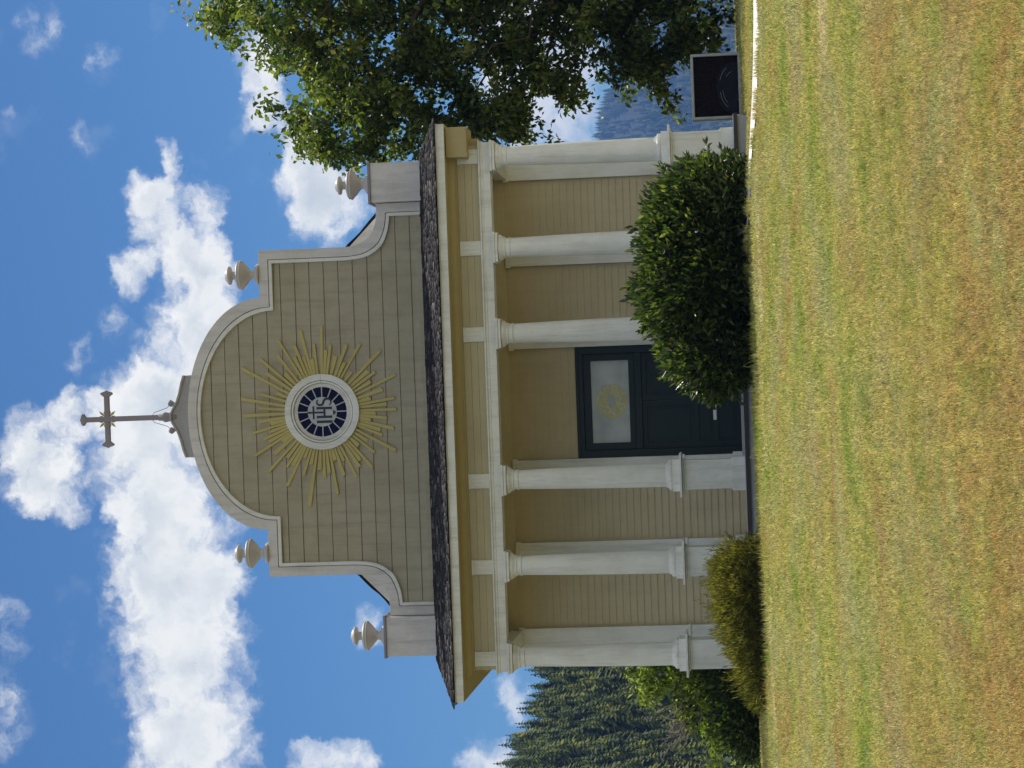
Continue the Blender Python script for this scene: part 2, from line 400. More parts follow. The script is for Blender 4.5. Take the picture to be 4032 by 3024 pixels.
for s in (-1, 1):
    for x in (1.57, 3.485, 5.47):
        mb2 = MB(); cx = s*x
        mb2.box(cx-.28, cx+.28, WY-.12, WY-.026, FZ, 5.40); mb2.box(cx-.33, cx+.33, WY-.15, WY-.02, FZ, FZ+.27)
        mb2.box(cx-.31, cx+.31, WY-.16, WY-.02, 1.42, 1.47); mb2.box(cx-.31, cx+.31, WY-.15, WY-.02, 5.28, 5.40)
        mb2.build('pilaster', M['white'], CH, .006)
# porch ceiling with shallow boards
mb = MB()
for k in range(24):
    y0 = .25 + k*(3.1/24); mb.box(-5.5, 5.5, y0, y0+3.1/24-.012, 5.70, 5.74)
mb.build('porch_ceiling', M['tan'], CH)
# architrave around the porch
mb = MB()
mb.box(-5.74, 5.74, -.22, .22, 5.31, 5.53); mb.box(-5.78, 5.78, -.26, .26, 5.53, 5.565)
mb.box(-5.76, 5.76, -.24, .24, 5.47, 5.495)
for s in (-1, 1):
    a, b_ = sorted((s*5.22, s*5.74)); mb.box(a, b_, .223, WY-.16, 5.312, 5.528)
    a, b_ = sorted((s*5.2, s*5.78)); mb.box(a, b_, .263, WY-.16, 5.531, 5.562)
mb.build('architrave', M['white'], CH, .008)
# frieze
mb = MB()
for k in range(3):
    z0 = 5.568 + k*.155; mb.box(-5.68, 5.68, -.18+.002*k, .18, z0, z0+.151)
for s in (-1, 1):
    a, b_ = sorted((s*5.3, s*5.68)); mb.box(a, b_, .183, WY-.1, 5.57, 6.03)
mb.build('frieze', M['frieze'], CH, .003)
for s in (-1, 1):
    for x in (1.59, 3.455, 5.44):
        t = MB(); cx = s*x; t.box(cx-.155, cx+.155, -.215, -.182, 5.57, 5.985)
        for k in (-.09, 0, .09): t.box(cx+k-.026, cx+k+.026, -.228, -.215, 5.63, 5.96)
        t.box(cx-.165, cx+.165, -.235, -.182, 5.985, 6.02)
        t.build('frieze_block', M['white'], CH, .004)
# cornice: stepped yellow mouldings swept round three sides, white fascia in front
XL, XR, YF = -6.28, 6.10, -.82
prof = [(0,6.03),(.05,6.03),(.05,6.075),(.09,6.075),(.16,6.15),(.17,6.19),(.22,6.19),(.22,6.215),(.62,6.225)]   # outwards, z
mb = MB(); vs = []; fs = []
for d, z in prof:
    k = d/.62
    vs += [(-5.66+(XL+5.66)*k, WY, z), (-5.66+(XL+5.66)*k, -.18-(.62)*k, z), (5.66+(XR-5.66)*k, -.18-.62*k, z), (5.66+(XR-5.66)*k, WY, z)]
for i in range(len(prof)-1):
    for k in range(3): fs.append((4*i+k, 4*i+k+1, 4*i+k+5, 4*i+k+4))
mb.add(vs, fs); mb.build('cornice', M['yellow'], CH)
mb = MB(); mb.box(5.40, 6.05, -.62, .35, 5.76, 6.205); mb.box(5.50, 5.84, -.1, .8, 5.56, 5.755); mb.build('cornice_return', M['yellow'], CH, .004)
mb = MB()
mb.box(XL-.005, XR+.005, YF-.02, YF+.02, 6.215, 6.375); mb.box(XL-.02, XR+.02, YF-.04, YF+.02, 6.378, 6.40)
mb.build('fascia', M['white'], CH, .006)
mb = MB()
for x0, x1 in ((XL-.005, XL+.035), (XR-.035, XR+.005)):
    mb = MB(); mb.box(x0, x1, YF+.022, WY+.3, 6.217, 6.373); mb.build('side_fascia', M['tan'], CH)
# porch roof of thick split shakes
def shakes(name, parent, rows, n_across, corner, seed, expo):
    r = np.random.default_rng(seed); V = []; rn = []
    for k in range(rows):
        t0 = k/rows; t1 = (k+1.6)/rows
        x0, y0, z0 = corner(t0, 0); x1, _, _ = corner(t0, 1)
        x = x0 + r.uniform(-.1, 0)
        while x < x1:
            w = r.uniform(.07, .22); th = r.uniform(.012, .034); dl = r.uniform(-.25, .12)/rows
            a = corner(max(t0+dl, -.02), .5); b_ = corner(min(t1, 1.0), .5)
            xa, xb = max(x, x0-.03), min(x+w-.008, x1+.03)
            if xb > xa + .01:
                sk = r.uniform(-.01, .01); l = r.uniform(0, .014); 
                q = [(xa,a[1],a[2]+l),(xb,a[1],a[2]+l),(xb+sk,b_[1],b_[2]+.002),(xa+sk,b_[1],b_[2]+.002)]
                q += [(p[0], p[1], p[2]+(th if i < 2 else .012)) for i, p in enumerate(q)]
                V.append(q); rn.append(r.random()**1.2)
            x += w
    V = np.array(V, np.float32); n = len(V); i = np.arange(n)[:, None]*8
    Q = np.concatenate([i+np.array([[0,3,2,1]]), i+np.array([[4,5,6,7]]), i+np.array([[0,1,5,4]]), i+np.array([[1,2,6,5]]), i+np.array([[3,0,4,7]])])
    return np_mesh(name, V.reshape(-1,3), Q, [], M['shake'], parent, {'rnd': np.repeat(rn, 8)})
EY0, EZ0, TY, TZ = YF-.09, 6.40, WY-.02, 7.36
def front_roof(t, s):
    xl = (XL-.10) + (-5.78-XL+.10)*t; xr = (XR+.10) + (5.78-XR-.10)*t
    return (xl+(xr-xl)*s, EY0+(TY-EY0)*t, EZ0+(TZ-EZ0)*t)
roof = shakes('porch_roof', CH, 17, 90, front_roof, 3, .26)
mb = MB()
a0, a1, b1, b0 = (XL-.06,EY0+.03,EZ0-.01),(XR+.06,EY0+.03,EZ0-.01),(5.76,TY,TZ-.02),(-5.76,TY,TZ-.02)
mb.add([a0,a1,b1,b0,(XL-.06,WY+.3,EZ0-.01),(XR+.06,WY+.3,EZ0-.01)], [(0,1,2,3),(0,3,4),(1,5,2)])
mb.build('roof_deck', M['shake'], roof)

# columns: one built, five copied
cols = [(s*x) for s in (-1, 1) for x in (5.44, 3.455, 1.59)]
mb = MB(); pr = []
for k in range(13):
    t = k/12; z = 1.70 + t*(4.965-1.70); r = .257 - .052*(t**1.7); pr.append((r, z))
mb.lathe([(.0,1.66),(.25,1.66)]+pr+[(.2,4.99),(0,4.99)], n=32); col0 = mb.build('column', M['white'], CH)
mb = MB()
mb.box(-.36,.36,-.36,.36,FZ,.325); mb.box(-.335,.335,-.335,.335,.325,.36); mb.box(-.313,.313,-.313,.313,.36,1.40)
for y in (-1,):
    mb.box(-.313,-.262,y*.325,y*.312,.362,1.355); mb.box(.262,.313,y*.325,y*.312,.362,1.355); mb.box(-.262,.262,y*.325,y*.312,1.315,1.355)
mb.box(-.345,.345,-.345,.345,1.36,1.40); mb.box(-.47,.47,-.47,.47,1.405,1.45)
mb.build('pedestal', M['white'], col0, .007)
mb = MB(); mb.box(-.345,.345,-.345,.345,1.452,1.60)
mb.lathe([(.0,1.60),(.315,1.60),(.335,1.63),(.335,1.665),(.315,1.69),(.285,1.70),(.275,1.73),(.258,1.75)], n=32); mb.build('base_moulding', M['white'], col0, .005)
mb = MB()
mb.lathe([(.2,4.93),(.228,4.945),(.228,4.965),(.21,4.975),(.212,5.04),(.235,5.05),(.235,5.07),(.225,5.075),(.265,5.12),(.29,5.16),(.292,5.19),(.25,5.195)], n=32)
mb.box(-.315,.315,-.315,.315,5.197,5.255); mb.box(-.335,.335,-.335,.335,5.257,5.305); mb.build('capital', M['white'], col0, .004)
col0.location.x = cols[0]
for x in cols[1:]:
    c = copy_tree(col0, CH); c.location.x = x

# door
mb = MB()
mb.box(-1.285,-1.115,WY-.06,WY+.12,FZ,3.87); mb.box(1.115,1.285,WY-.06,WY+.12,FZ,3.87); mb.box(-1.115,1.115,WY-.06,WY+.12,3.70,3.87)
mb.box(-1.115,1.115,WY-.03,WY+.12,2.36,2.52); mb.box(-1.30,1.30,WY-.085,WY-.062,3.80,3.87)
door = mb.build('door', M['navy'], CH, .008)
mb = MB(); mb.box(-1.113,-.95,WY+.0,WY+.1,2.52,3.70); mb.box(.95,1.113,WY+.0,WY+.1,2.52,3.70); mb.box(-.95,.95,WY+.0,WY+.1,3.53,3.70); mb.box(-.95,.95,WY+.0,WY+.1,2.52,2.655)
mb.build('transom_frame', M['navy'], door, .008)
mb = MB(); mb.box(-.95,.95,WY+.06,WY+.075,2.655,3.53); mb.build('transom_glass', M['glass'], door)
mb = MB()
pts = []
for k in range(48):
    a = 2*pi*k/48; r = 1 + .035*(-1)**k; pts.append((0.0+.40*r*math.cos(a), 3.06+.36*r*math.sin(a)))
mb.prism_xz(pts, WY+.046, WY+.058); mb.build('rosette', M['rosette'], door)
mb = MB()
for k in range(16):
    a = 2*pi*k/16; r = .10+.05*(k % 2)
    mb.obox((.0+r*.62*math.cos(a)*1.4, WY+.04, 3.06+r*.45*math.sin(a)), (.035*math.cos(a),0,.03*math.sin(a)), (0,.006,0), (-.012*math.sin(a),0,.012*math.cos(a)))
mb.prism_xz([(.09*math.cos(2*pi*k/20), 3.06+.045*math.sin(2*pi*k/20)) for k in range(20)], WY+.032, WY+.045)
mb.build('rosette_centre', M['hub'], door)
for s in (-1, 1):
    mb = MB(); f = lambda a, b_: sorted((s*a, s*b_))
    y0, y1 = WY+.03, WY+.085
    for (a, b_, z0, z1) in ((.006,.13,FZ+.02,2.36),(.98,1.113,FZ+.02,2.36),(.13,.98,2.25,2.36),(.13,.98,1.06,1.20),(.13,.98,.62,.74),(.13,.98,FZ+.02,.20)):
        q = f(a, b_); mb.box(q[0], q[1], y0, y1, z0, z1)
    for (z0, z1) in ((1.20,2.25),(.74,1.06),(.20,.62)):
        q = f(.13,.98); mb.box(q[0], q[1], y0+.028, y1-.01, z0, z1)
        q = f(.20,.91); mb.box(q[0], q[1], y0+.014, y0+.028, z0+.06, z1-.06)
    leaf = mb.build('door_leaf', M['navy'], door, .004)
mb = MB(); mb.box(-.50,-.27,WY+.012,WY+.028,.66,.735); mb.box(-.47,-.30,WY+.004,WY+.012,.678,.717); mb.build('white_plate', M['plate'], door)
mb = MB(); mb.box(-1.5,1.5,WY-.35,WY-.06,FZ+.002,FZ+.05); mb.build('door_sill', M['stone'], door, .006)

# ---- curved gable above the porch
def arc_pts(a, z0, b, n=28): return [(a*math.cos(pi/2*k/n), z0+b*math.sin(pi/2*k/n)) for k in range(n+1)]
def curve(c0, pts): return pts
outR = [(4.80,7.20),(4.80,8.40),(4.72,8.39),(4.52,8.39),(4.26,8.45),(4.01,8.61),(3.87,8.85),(3.82,9.12),(3.82,9.40),(3.82,11.21),(2.71,11.21)] 
inR  = [(4.50,7.20),(4.50,8.02),(4.50,8.085),(4.40,8.09),(4.14,8.14),(3.82,8.29),(3.60,8.60),(3.53,8.92),(3.51,9.20),(3.51,10.90),(2.41,10.90)]
def dens(P):
    """round the concave shoulder (points 2..8) with a smooth curve"""
    out = list(P[:3]); c = P[2:9]
    for i in range(len(c)-1):
        p0 = c[max(i-1,0)]; p1 = c[i]; p2 = c[i+1]; p3 = c[min(i+2,len(c)-1)]
        for t in (.25,.5,.75,1.0):
            out.append(tuple(.5*(2*p1[k]+(p2[k]-p0[k])*t+(2*p0[k]-5*p1[k]+4*p2[k]-p3[k])*t*t+(3*p1[k]-p0[k]-3*p2[k]+p3[k])*t**3) for k in (0,1)))
    return out + list(P[9:])
O = dens(outR) + arc_pts(2.71, 11.22, 1.80); I = dens(inR) + arc_pts(2.41, 10.92, 1.80)
mid = lambda A, B, t: [(a[0]+(b[0]-a[0])*t, a[1]+(b[1]-a[1])*t) for a, b in zip(A, B)]
mir = lambda A: [(-x, z) for x, z in A]
def full(A): return A + mir(A[:-1])[::-1]
GY = WY - .06                        # face of the gable boards
mb = MB(); mb.band_xz(full(O), full(mid(O, I, .70)), GY-.10, GY+.16); pf = mb.build('gable_frame', M['trim'], CH, .006)
mb = MB(); mb.band_xz(full(mid(O, I, .735)), full(mid(O, I, 1.0)), GY-.085, GY+.10); mb.build('frame_moulding', M['white'], pf, .012)
mb = MB(); mb.band_xz(full(mid(O, I, .69)), full(mid(O, I, .745)), GY-.05, GY+.1); mb.build('moulding_groove', M['letter'], pf)
# boards, each clipped to the curved outline
def half_w(z):
    best = 0
    for (x0,z0),(x1,z1) in zip(I, I[1:]):
        if min(z0,z1)-1e-9 <= z <= max(z0,z1)+1e-9:
            x = max(x0,x1) if abs(z1-z0) < 1e-9 else x0+(x1-x0)*(z-z0)/(z1-z0); best = max(best, x)
    return best
mb = MB()
z = 7.28; k = 0
while z < 12.72:
    z1 = min(z+.345, 12.72); jag = [random.uniform(-.004,.004) for _ in range(4)]
    zs = np.linspace(z+.007, z1-.007, 7); L = [half_w(min(q, 12.71))+.06 for q in zs]
    n = len(zs); cuts = sorted(random.uniform(-.8,.8)*L[0] for _ in range(random.choice((0,0,0,1))))
    edges = [None] + cuts + [None]
    for q in range(len(edges)-1):
        yb = GY + random.uniform(-.004,.004); tl = random.uniform(-.003,.003)
        lo = [-L[i] if edges[q] is None else edges[q]+.0015 for i in range(n)]; hi = [L[i] if edges[q+1] is None else edges[q+1]-.0015 for i in range(n)]
        vs = [(lo[i], yb-.012*(1-i/(n-1)), zs[i]+tl) for i in range(n)] + [(hi[i], yb-.012*(1-i/(n-1)), zs[i]-tl) for i in range(n)]
        fs = [(i, n+i, n+i+1, i+1) for i in range(n-1)]
        vs += [(lo[0], yb+.03, zs[0]+tl), (hi[0], yb+.03, zs[0]-tl)]; fs.append((2*n, 2*n+1, n, 0))
        mb.add(vs, fs)
    z = z1; k += 1
mb.build('gable_boards', M['gable'], CH)
mb = MB(); mb.prism_xz([(x*.99, z-.02) for x, z in full(O)], GY+.03, GY+.10); mb.build('gable_backing', M['gable'], CH)
mb = MB(); mb.box(-4.5, 4.5, GY-.05, GY-.016, 7.2, 7.47); mb.build('gable_base_board', M['gable'], CH, .004)
# finial blocks
for s in (-1, 1):
    mb = MB(); cx = s*5.27; mb.box(cx-.455, cx+.455, GY-.32, GY+.5, 7.0, 8.46)
    blk = mb.build('finial_block', M['trim'], CH, .008)
    mb = MB(); mb.box(cx-.495, cx+.495, GY-.36, GY+.54, 8.462, 8.52); mb.build('block_cap', M['wood_cross'], blk, .006)
# finials
mb = MB()
fp = [(0,0),(.255,0),(.255,.05),(.20,.10),(.125,.13),(.10,.17),(.10,.20),(.15,.25),(.25,.33),(.32,.40),(.325,.415),(.35,.42),(.355,.45),(.33,.455),(.325,.475),(.34,.48),(.335,.50),(.30,.53),(.19,.56),(.10,.58),(.095,.64),(.13,.675),(.21,.69),(.225,.72),(.215,.75),(.16,.765),(.15,.80),(.06,.83),(0,.835)]
mb.lathe([(r*.98, z*1.0) for r, z in fp], n=28); fin0 = mb.build('finial', M['finial'], CH, 0)
spots = [(-5.27,8.522),(5.27,8.522),(-3.27,11.215),(3.27,11.215)]
fin0.location = (spots[0][0], GY+.08, spots[0][1])
for x, z in spots[1:]:
    c = copy_tree(fin0, CH); c.location = (x, GY+.05, z); c.rotation_euler.z = x
# round window
WC = (0.0, 9.83); wx, wz = WC
mb = MB(); mb.ring(.735,.885,wx,wz,GY-.10,GY-.0); rw = mb.build('round_window', M['white'], CH, .012)
mb = MB(); mb.ring(.675,.725,wx,wz,GY-.085,GY+.0); mb.build('ring_moulding', M['white'], rw, .015)
mb = MB(); mb.ring(.715,.745,wx,wz,GY-.05,GY+.02); mb.build('ring_groove', M['letter'], rw)
mb = MB(); mb.ring(.58,.668,wx,wz,GY-.045,GY+.0); mb.build('inner_ring', M['trim'], rw, .008)
mb = MB(); mb.prism_xz([(wx+.60*math.cos(2*pi*k/64), wz+.60*math.sin(2*pi*k/64)) for k in range(64)], GY-.022, GY-.016); mb.build('blue_pane', M['blueglass'], rw)
for k in range(16):
    a = 2*pi*k/16; mb = MB(); mb.obox((wx+.46*math.cos(a), GY-.032, wz+.46*math.sin(a)), (.125*math.cos(a),0,.125*math.sin(a)), (0,.008,0), (-.012*math.sin(a),0,.012*math.cos(a)))
    mb.build('spoke', M['hub'], rw)
mb = MB(); mb.prism_xz([(wx+.345*math.cos(2*pi*k/48), wz+.345*math.sin(2*pi*k/48)) for k in range(48)], GY-.042, GY-.024); mb.build('centre_disc', M['hub'], rw)
ly0, ly1 = GY-.050, GY-.043
mb = MB()
def lbox(x0,x1,z0,z1): mb.box(wx+x0, wx+x1, ly0, ly1, wz+z0, wz+z1)
lbox(-.262,-.205,-.225,.125); lbox(-.147,-.092,-.225,.125); lbox(.058,.113,-.225,.125); lbox(-.0915,.0575,-.075,-.03)
for x in (-.2335,-.1195,.0855):
    lbox(x-.045,x+.045,-.232,-.2255); lbox(x-.045,x+.045,.1255,.132)
S = []
for t in np.linspace(0, 1, 26):
    if t < .5: a = R(40) + (t/.5)*R(230); S.append((.225+.068*math.cos(a), .045+.078*math.sin(a)))
    else: a = R(90) - ((t-.5)/.5)*R(240); S.append((.225+.078*math.cos(a), -.125+.09*math.sin(a)))
A = []; B = []
for i, p in enumerate(S):
    q0 = S[max(i-1,0)]; q1 = S[min(i+1,len(S)-1)]; dx, dz = q1[0]-q0[0], q1[1]-q0[1]; l = math.hypot(dx,dz); w = .012+.014*math.sin(pi*i/(len(S)-1))
    A.append((wx+p[0]-dz/l*w, wz+p[1]+dx/l*w)); B.append((wx+p[0]+dz/l*w, wz+p[1]-dx/l*w))
mb.band_xz(A, B, ly0, ly1)
lbox(-.036,.006,-.0295,.345); lbox(-.165,-.0365,.185,.228); lbox(.0065,.135,.185,.228)
mb.prism_xz([(wx-.015,wz-.335),(wx+.04,wz-.255),(wx-.07,wz-.255)], ly0, ly1)
mb.prism_xz([(wx-.085,wz-.262),(wx-.055,wz-.268),(wx-.025,wz-.31),(wx-.04,wz-.32)], ly0-.002, ly1)
mb.build('ihs_lettering', M['letter'], rw)
# sunburst rays
tips = [(750,228),(810,355),(925,360),(1020,360),(1160,415),(1125,560),(1265,585),(1170,685),(1250,750),(1200,790),(1265,830),(1195,890),(1240,965),(1160,1010),(1250,1120),(1100,1130),(1080,1235),(990,1230),(965,1300),(875,1285),(825,1410),(735,1300),(620,1490),(585,1275),(465,1345),(465,1215),(335,1240),(380,1115),(240,1125),(310,1010),(230,965),(280,885),(175,840),(275,790),(155,720),(295,690),(170,505),(340,540),(305,445),(425,420),(440,320),(550,350),(595,250),(690,350)]
ang = sorted((math.atan2(735-a, 830-b_), i) for i, (a, b_) in enumerate(tips))
for k in range(len(ang)):
    a0 = ang[k][0]; a1 = ang[(k+1) % len(ang)][0] + (2*pi if k == len(ang)-1 else 0)
    if a1-a0 > .125:
        am = (a0+a1)/2; L_ = 355 + 28*((k*5) % 4); tips.append((735-L_*math.sin(am), 830-L_*math.cos(am)))
SB = empty('sunburst', (wx, GY, wz), parent=CH)
for i, (zx, zy) in enumerate(tips):
    X = (830-zy)*.00336; Z = (735-zx)*.00336; L = math.hypot(X, Z); ux, uz = X/L, Z/L; nx, nz = -uz, ux
    w0 = .029; w1 = .039 + .015*((i*7) % 5)/4; r0 = .87; th = .02+.009*(i % 3)
    if L > 1.55: w1 *= .8
    y0 = -.016-th; j = .012*((i*3) % 4)
    P = [(ux*r0+nx*w0, uz*r0+nz*w0), (ux*r0-nx*w0, uz*r0-nz*w0), (ux*(L-j)-nx*w1, uz*(L-j)-nz*w1), (ux*(L-.035)+nx*w1, uz*(L-.035)+nz*w1)]
    m_ = MB(); m_.prism_xz(P, y0, -.006); m_.build('ray', M['gold'], SB, .004)
# cross on its scrolled base
CY = GY + .06
mb = MB(); hw = .062
mb.box(-hw, hw, CY-.05, CY+.05, 13.56, 15.58); mb.box(-.60, -hw-.001, CY-.05, CY+.05, 14.94, 15.06); mb.box(hw+.001, .60, CY-.05, CY+.05, 14.94, 15.06)
cross = mb.build('cross', M['wood_cross'], CH, .012)
for (x, z, ax) in ((0,15.56,(0,1)),(-.58,15.0,(-1,0)),(.58,15.0,(1,0))):
    pts = [(-.065,-.05),(.065,-.05),(.10,-.015),(.135,.0),(.14,.04),(.10,.06),(.045,.075),(.0,.10),(-.045,.075),(-.10,.06),(-.14,.04),(-.135,.0),(-.10,-.015)]
    dx, dz = ax; P = [(x + q*dz + p*dx, z - q*dx + p*dz) for q, p in pts]
    if dx: P = [(x + p*dx, z + q) for q, p in pts]
    mb = MB(); mb.prism_xz(P, CY-.06, CY+.06); mb.build('cross_tip', M['wood_cross'], cross, .01)
for sx in (-1, 1):
    for sz in (-1, 1):
        mb = MB()
        for da, l in ((0,.27),(22,.2),(-22,.2),(38,.16),(-38,.16)):
            a = math.atan2(sz, sx) + R(da); c0 = (.07*math.cos(a), .07*math.sin(a)); c1 = (l*math.cos(a), l*math.sin(a)); w = .028
            mm = ((c0[0]*.4+c1[0]*.6), (c0[1]*.4+c1[1]*.6)); nn = (-math.sin(a)*w, math.cos(a)*w)
            mb.prism_xz([(c0[0], 15+c0[1]), (mm[0]+nn[0], 15+mm[1]+nn[1]), (c1[0], 15+c1[1]), (mm[0]-nn[0], 15+mm[1]-nn[1])], CY-.02-.003*abs(da)/22, CY+.02)
        mb.build('gilt_leaf', M['gold'], cross)
mb = MB(); mb.lathe([(0,13.30),(.13,13.30),(.14,13.42),(.10,13.50),(.115,13.56),(.12,13.62),(.085,13.66),(.08,13.76),(0,13.78)], c=(0,CY,0), n=16); mb.build('cross_socket', M['wood_cross'], cross)
ped = [(-.97,12.86),(-.96,13.07),(-.80,13.13),(-.55,13.19),(-.35,13.26),(-.18,13.36),(-.06,13.42),(.06,13.42),(.18,13.36),(.35,13.26),(.55,13.19),(.80,13.13),(.96,13.07),(.97,12.86)]
mb = MB(); mb.prism_xz(ped, CY-.12, CY+.12); mb.prism_xz([(-.80,12.93),(.80,12.93),(.78,13.0),(.3,13.14),(0,13.24),(-.3,13.14),(-.78,13.0)], CY-.14, CY-.122)
top = ped[1:-1]; mb.band_xz([(x*1.01, z+.045) for x, z in top], [(x, z-.005) for x, z in top], CY-.17, CY+.15); mb.build('cross_pedestal', M['pedestal'], cross, .006)
for s in (-1, 1):
    mb = MB(); pts = [(s*.10, CY, 13.40), (s*.20, CY, 13.34), (s*.27, CY, 13.36), (s*.30, CY, 13.41)]
    mb.tube(pts, [.05,.055,.06,.06], 10); mb.lathe([(0,-.075),(.05,-.06),(.085,0),(.05,.06),(0,.075)], c=(s*.32, CY, 13.46), n=14); mb.build('scroll', M['wood_cross'], cross)
    mb = MB(); mb.tube([(s*.05,CY,13.92),(s*.12,CY,13.86),(s*.17,CY,13.70),(s*.22,CY,13.55),(s*.27,CY,13.50)], [.007]*5, 6); mb.build('wire', M['wire'], cross)

# ---- main roof and body behind the gable
RY0, RY1, RZ, EX, EZ = GY+.18, 27.5, 12.98, 6.40, 6.62
mb = MB()
mb.prism_xz([(-6.1,6.3),(6.1,6.3),(6.1,6.85),(0,12.84),(-6.1,6.85)], GY+.105, GY+.165); mb.build('gable_wall', M['trim'], CH)
mb = MB()
for s in (-1, 1):
    n = 46; P = []
    for k in range(n+1):
        t = k/n; P.append((s*EX*(1-t), EZ+(RZ-EZ)*t + random.uniform(-.012,.03), RY0 + random.uniform(-.04,.02)))
    vs = []; fs = []
    for x, z, y in P: vs += [(x,y,z),(x,RY1,z),(x,y,z-.13),(x,RY1,z-.13)]
    for k in range(n):
        a = 4*k; fs += [(a,a+1,a+5,a+4),(a+2,a+6,a+7,a+3),(a,a+4,a+6,a+2)]
    fs += [(0,2,3,1)]
    mb.add(vs, fs)
mb.build('main_roof', M['shake'], CH)
mb = MB()
for s in (-1, 1):
    z = .0
    while z < 6.3:
        t = min(z+.162, 6.3); x0, x1 = s*5.80, s*5.782
        mb.add([(x0,WY+.1,z),(x0,27,z),(x1,27,t),(x1,WY+.1,t),(s*5.78,WY+.1,z),(s*5.78,27,z)], [(0,1,2,3),(4,5,1,0)]); z = t
mb.add([(-5.78,27,-.3),(5.78,27,-.3),(5.78,27,6.6),(0,27,12.7),(-5.78,27,6.6)], [(0,1,2,3,4)])
mb.add([(-5.78,WY+.12,-.3),(-5.78,WY+.12,6.4),(5.78,WY+.12,6.4),(5.78,WY+.12,-.3)], [(0,1,2,3)])
mb.build('side_wall', M['tan'], CH)
mb = MB()
for s in (-1, 1):
    a, b_ = sorted((s*5.79, s*6.30)); mb.box(a, b_, WY+.32, 27.2, 6.28, 6.32)
    a, b_ = sorted((s*6.30, s*6.34)); mb.box(a, b_, WY+.32, 27.2, 6.26, 6.52)
mb.build('side_eave', M['tan'], CH)

# ------------------------------------------------------------------ display case and white pipe beside the right corner
gz = float(ground(7.2, 4.0))
K = empty('display_case', (7.24, 4.0, gz), 'low dark glass display case with pale metal frame on the grass right of the porch', 'display case')
mb = MB(); W_, H_ = .735, 1.17
mb.box(-W_,W_,.05,.30,.05,H_-.03); mb.build('case_body', M['case_in'], K)
mb = MB()
mb.box(-W_-.03,-W_+.035,-.04,.32,.0,H_); mb.box(W_-.035,W_+.03,-.04,.32,.0,H_); mb.box(-W_+.035,W_-.035,-.04,.32,H_-.065,H_); mb.box(-W_+.035,W_-.035,-.04,.32,.0,.075)
mb.build('case_frame', M['metal'], K, .01)
mb = MB()
P = [(-.66,.08)] + [(-.05+.61*math.cos(a), .08+.5*max(0,math.sin(a))**.75) for a in np.linspace(pi,0,26)] + [(.60,.08)]
mb.prism_xz(P, .012, .046); mb.build('arched_panel', M['arch'], K, .01)
m, nt, b = new_mat('dark_case_glass')
b.inputs['Base Color'].default_value = (.02,.018,.02,1); b.inputs['Roughness'].default_value = .03; b.inputs['Specular IOR Level'].default_value = .2
tb = node(nt, 'ShaderNodeBsdfTransparent'); mx = node(nt, 'ShaderNodeMixShader'); mx.inputs[0].default_value = .06
nt.links.new(tb.outputs[0], mx.inputs[1]); nt.links.new(b.outputs[0], mx.inputs[2]); nt.links.new(mx.outputs[0], nt.nodes['Material Output'].inputs['Surface'])
for k, (a0, a1, rr) in enumerate(((100,150,.42),(95,140,.36),(30,70,.44),(20,50,.33))):
    mb = MB(); q = [(-.05+1.22*rr*math.cos(R(a)), .004, .08+rr*max(0,math.sin(R(a)))**.75) for a in np.linspace(a0, a1, 12)]
    mb.tube(q, [.004]*12, 5); mb.build('reflection_arc', M['metal'], K)  # bright arcs stand in for sky reflections on the case glass
mb = MB(); mb.box(-W_+.035,W_-.035,-.012,-.006,.075,H_-.065); mb.build('case_glass', m, K)
for z in (.80, .03):
    mb = MB(); mb.tube([(W_+.03,.1,z),(W_+.2,.1,z),(W_+.22,.1,z-.002)], [.018,.018,.012], 8); mb.build('bracket_bar', M['metal'], K)
mb = MB(); mb.tube([(6.50,3.7,float(ground(6.5,3.7))+.10),(6.3,3.6,float(ground(6.3,3.6))+.09),(6.06,3.5,.02)], [.024]*3, 10)
mb.lathe([(0,-.04),(.032,-.04),(.032,.04),(0,.04)], c=(6.50,3.7,float(ground(6.5,3.7))+.10), n=10)
tag(mb.build('pipe', M['pipe']), 'thin white pipe running from the porch corner to the dark display case', 'pipe')

# ------------------------------------------------------------------ foliage tools
def in_poly(P, x, z):
    P = np.array(P); n = len(P); c = np.zeros(len(x), bool); j = n-1
    for i in range(n):
        with np.errstate(divide='ignore', invalid='ignore'):
            t = ((P[i,1] > z) != (P[j,1] > z)) & (x < (P[j,0]-P[i,0])*(z-P[i,1])/(P[j,1]-P[i,1]+1e-12)+P[i,0])
        c ^= t; j = i
    return c
def unit(v): return v/np.maximum(np.linalg.norm(v, axis=-1, keepdims=True), 1e-9)
def leaves(P, D, size, aspect, droop=.0, jitter=.6, fold=.25, up=None):
    """one folded leaf of four corners per point; P points, D growth directions"""
    n = len(P); d = unit(D + rng.normal(0, jitter, (n,3)) + np.array([0,0,-droop]))
    u = rng.normal(0, 1, (n,3)) + (np.array([0,0,1.2]) if up is None else up)
    s = unit(np.cross(d, u)); nn = np.cross(s, d)
    L = (size*rng.uniform(.65, 1.3, n))[:, None]; W = L*aspect
    A = P; B = P + d*L*.5 + s*W*.5 + nn*W*fold; C = P + d*L; E = P + d*L*.5 - s*W*.5 + nn*W*fold
    V = np.stack([A,B,C,E], 1).reshape(-1,3); i = np.arange(n)*4
    return V, np.concatenate([np.stack([i,i+1,i+2],-1), np.stack([i,i+2,i+3],-1)])
def clump(centres, rad, n, flat=.8):
    c = np.repeat(centres, n, 0); r = np.repeat(rad, n)
    o = unit(rng.normal(0,1,(len(c),3)))*(rng.random(len(c))**.45)[:,None]*r[:,None]; o[:,2] *= flat
    return c+o, o

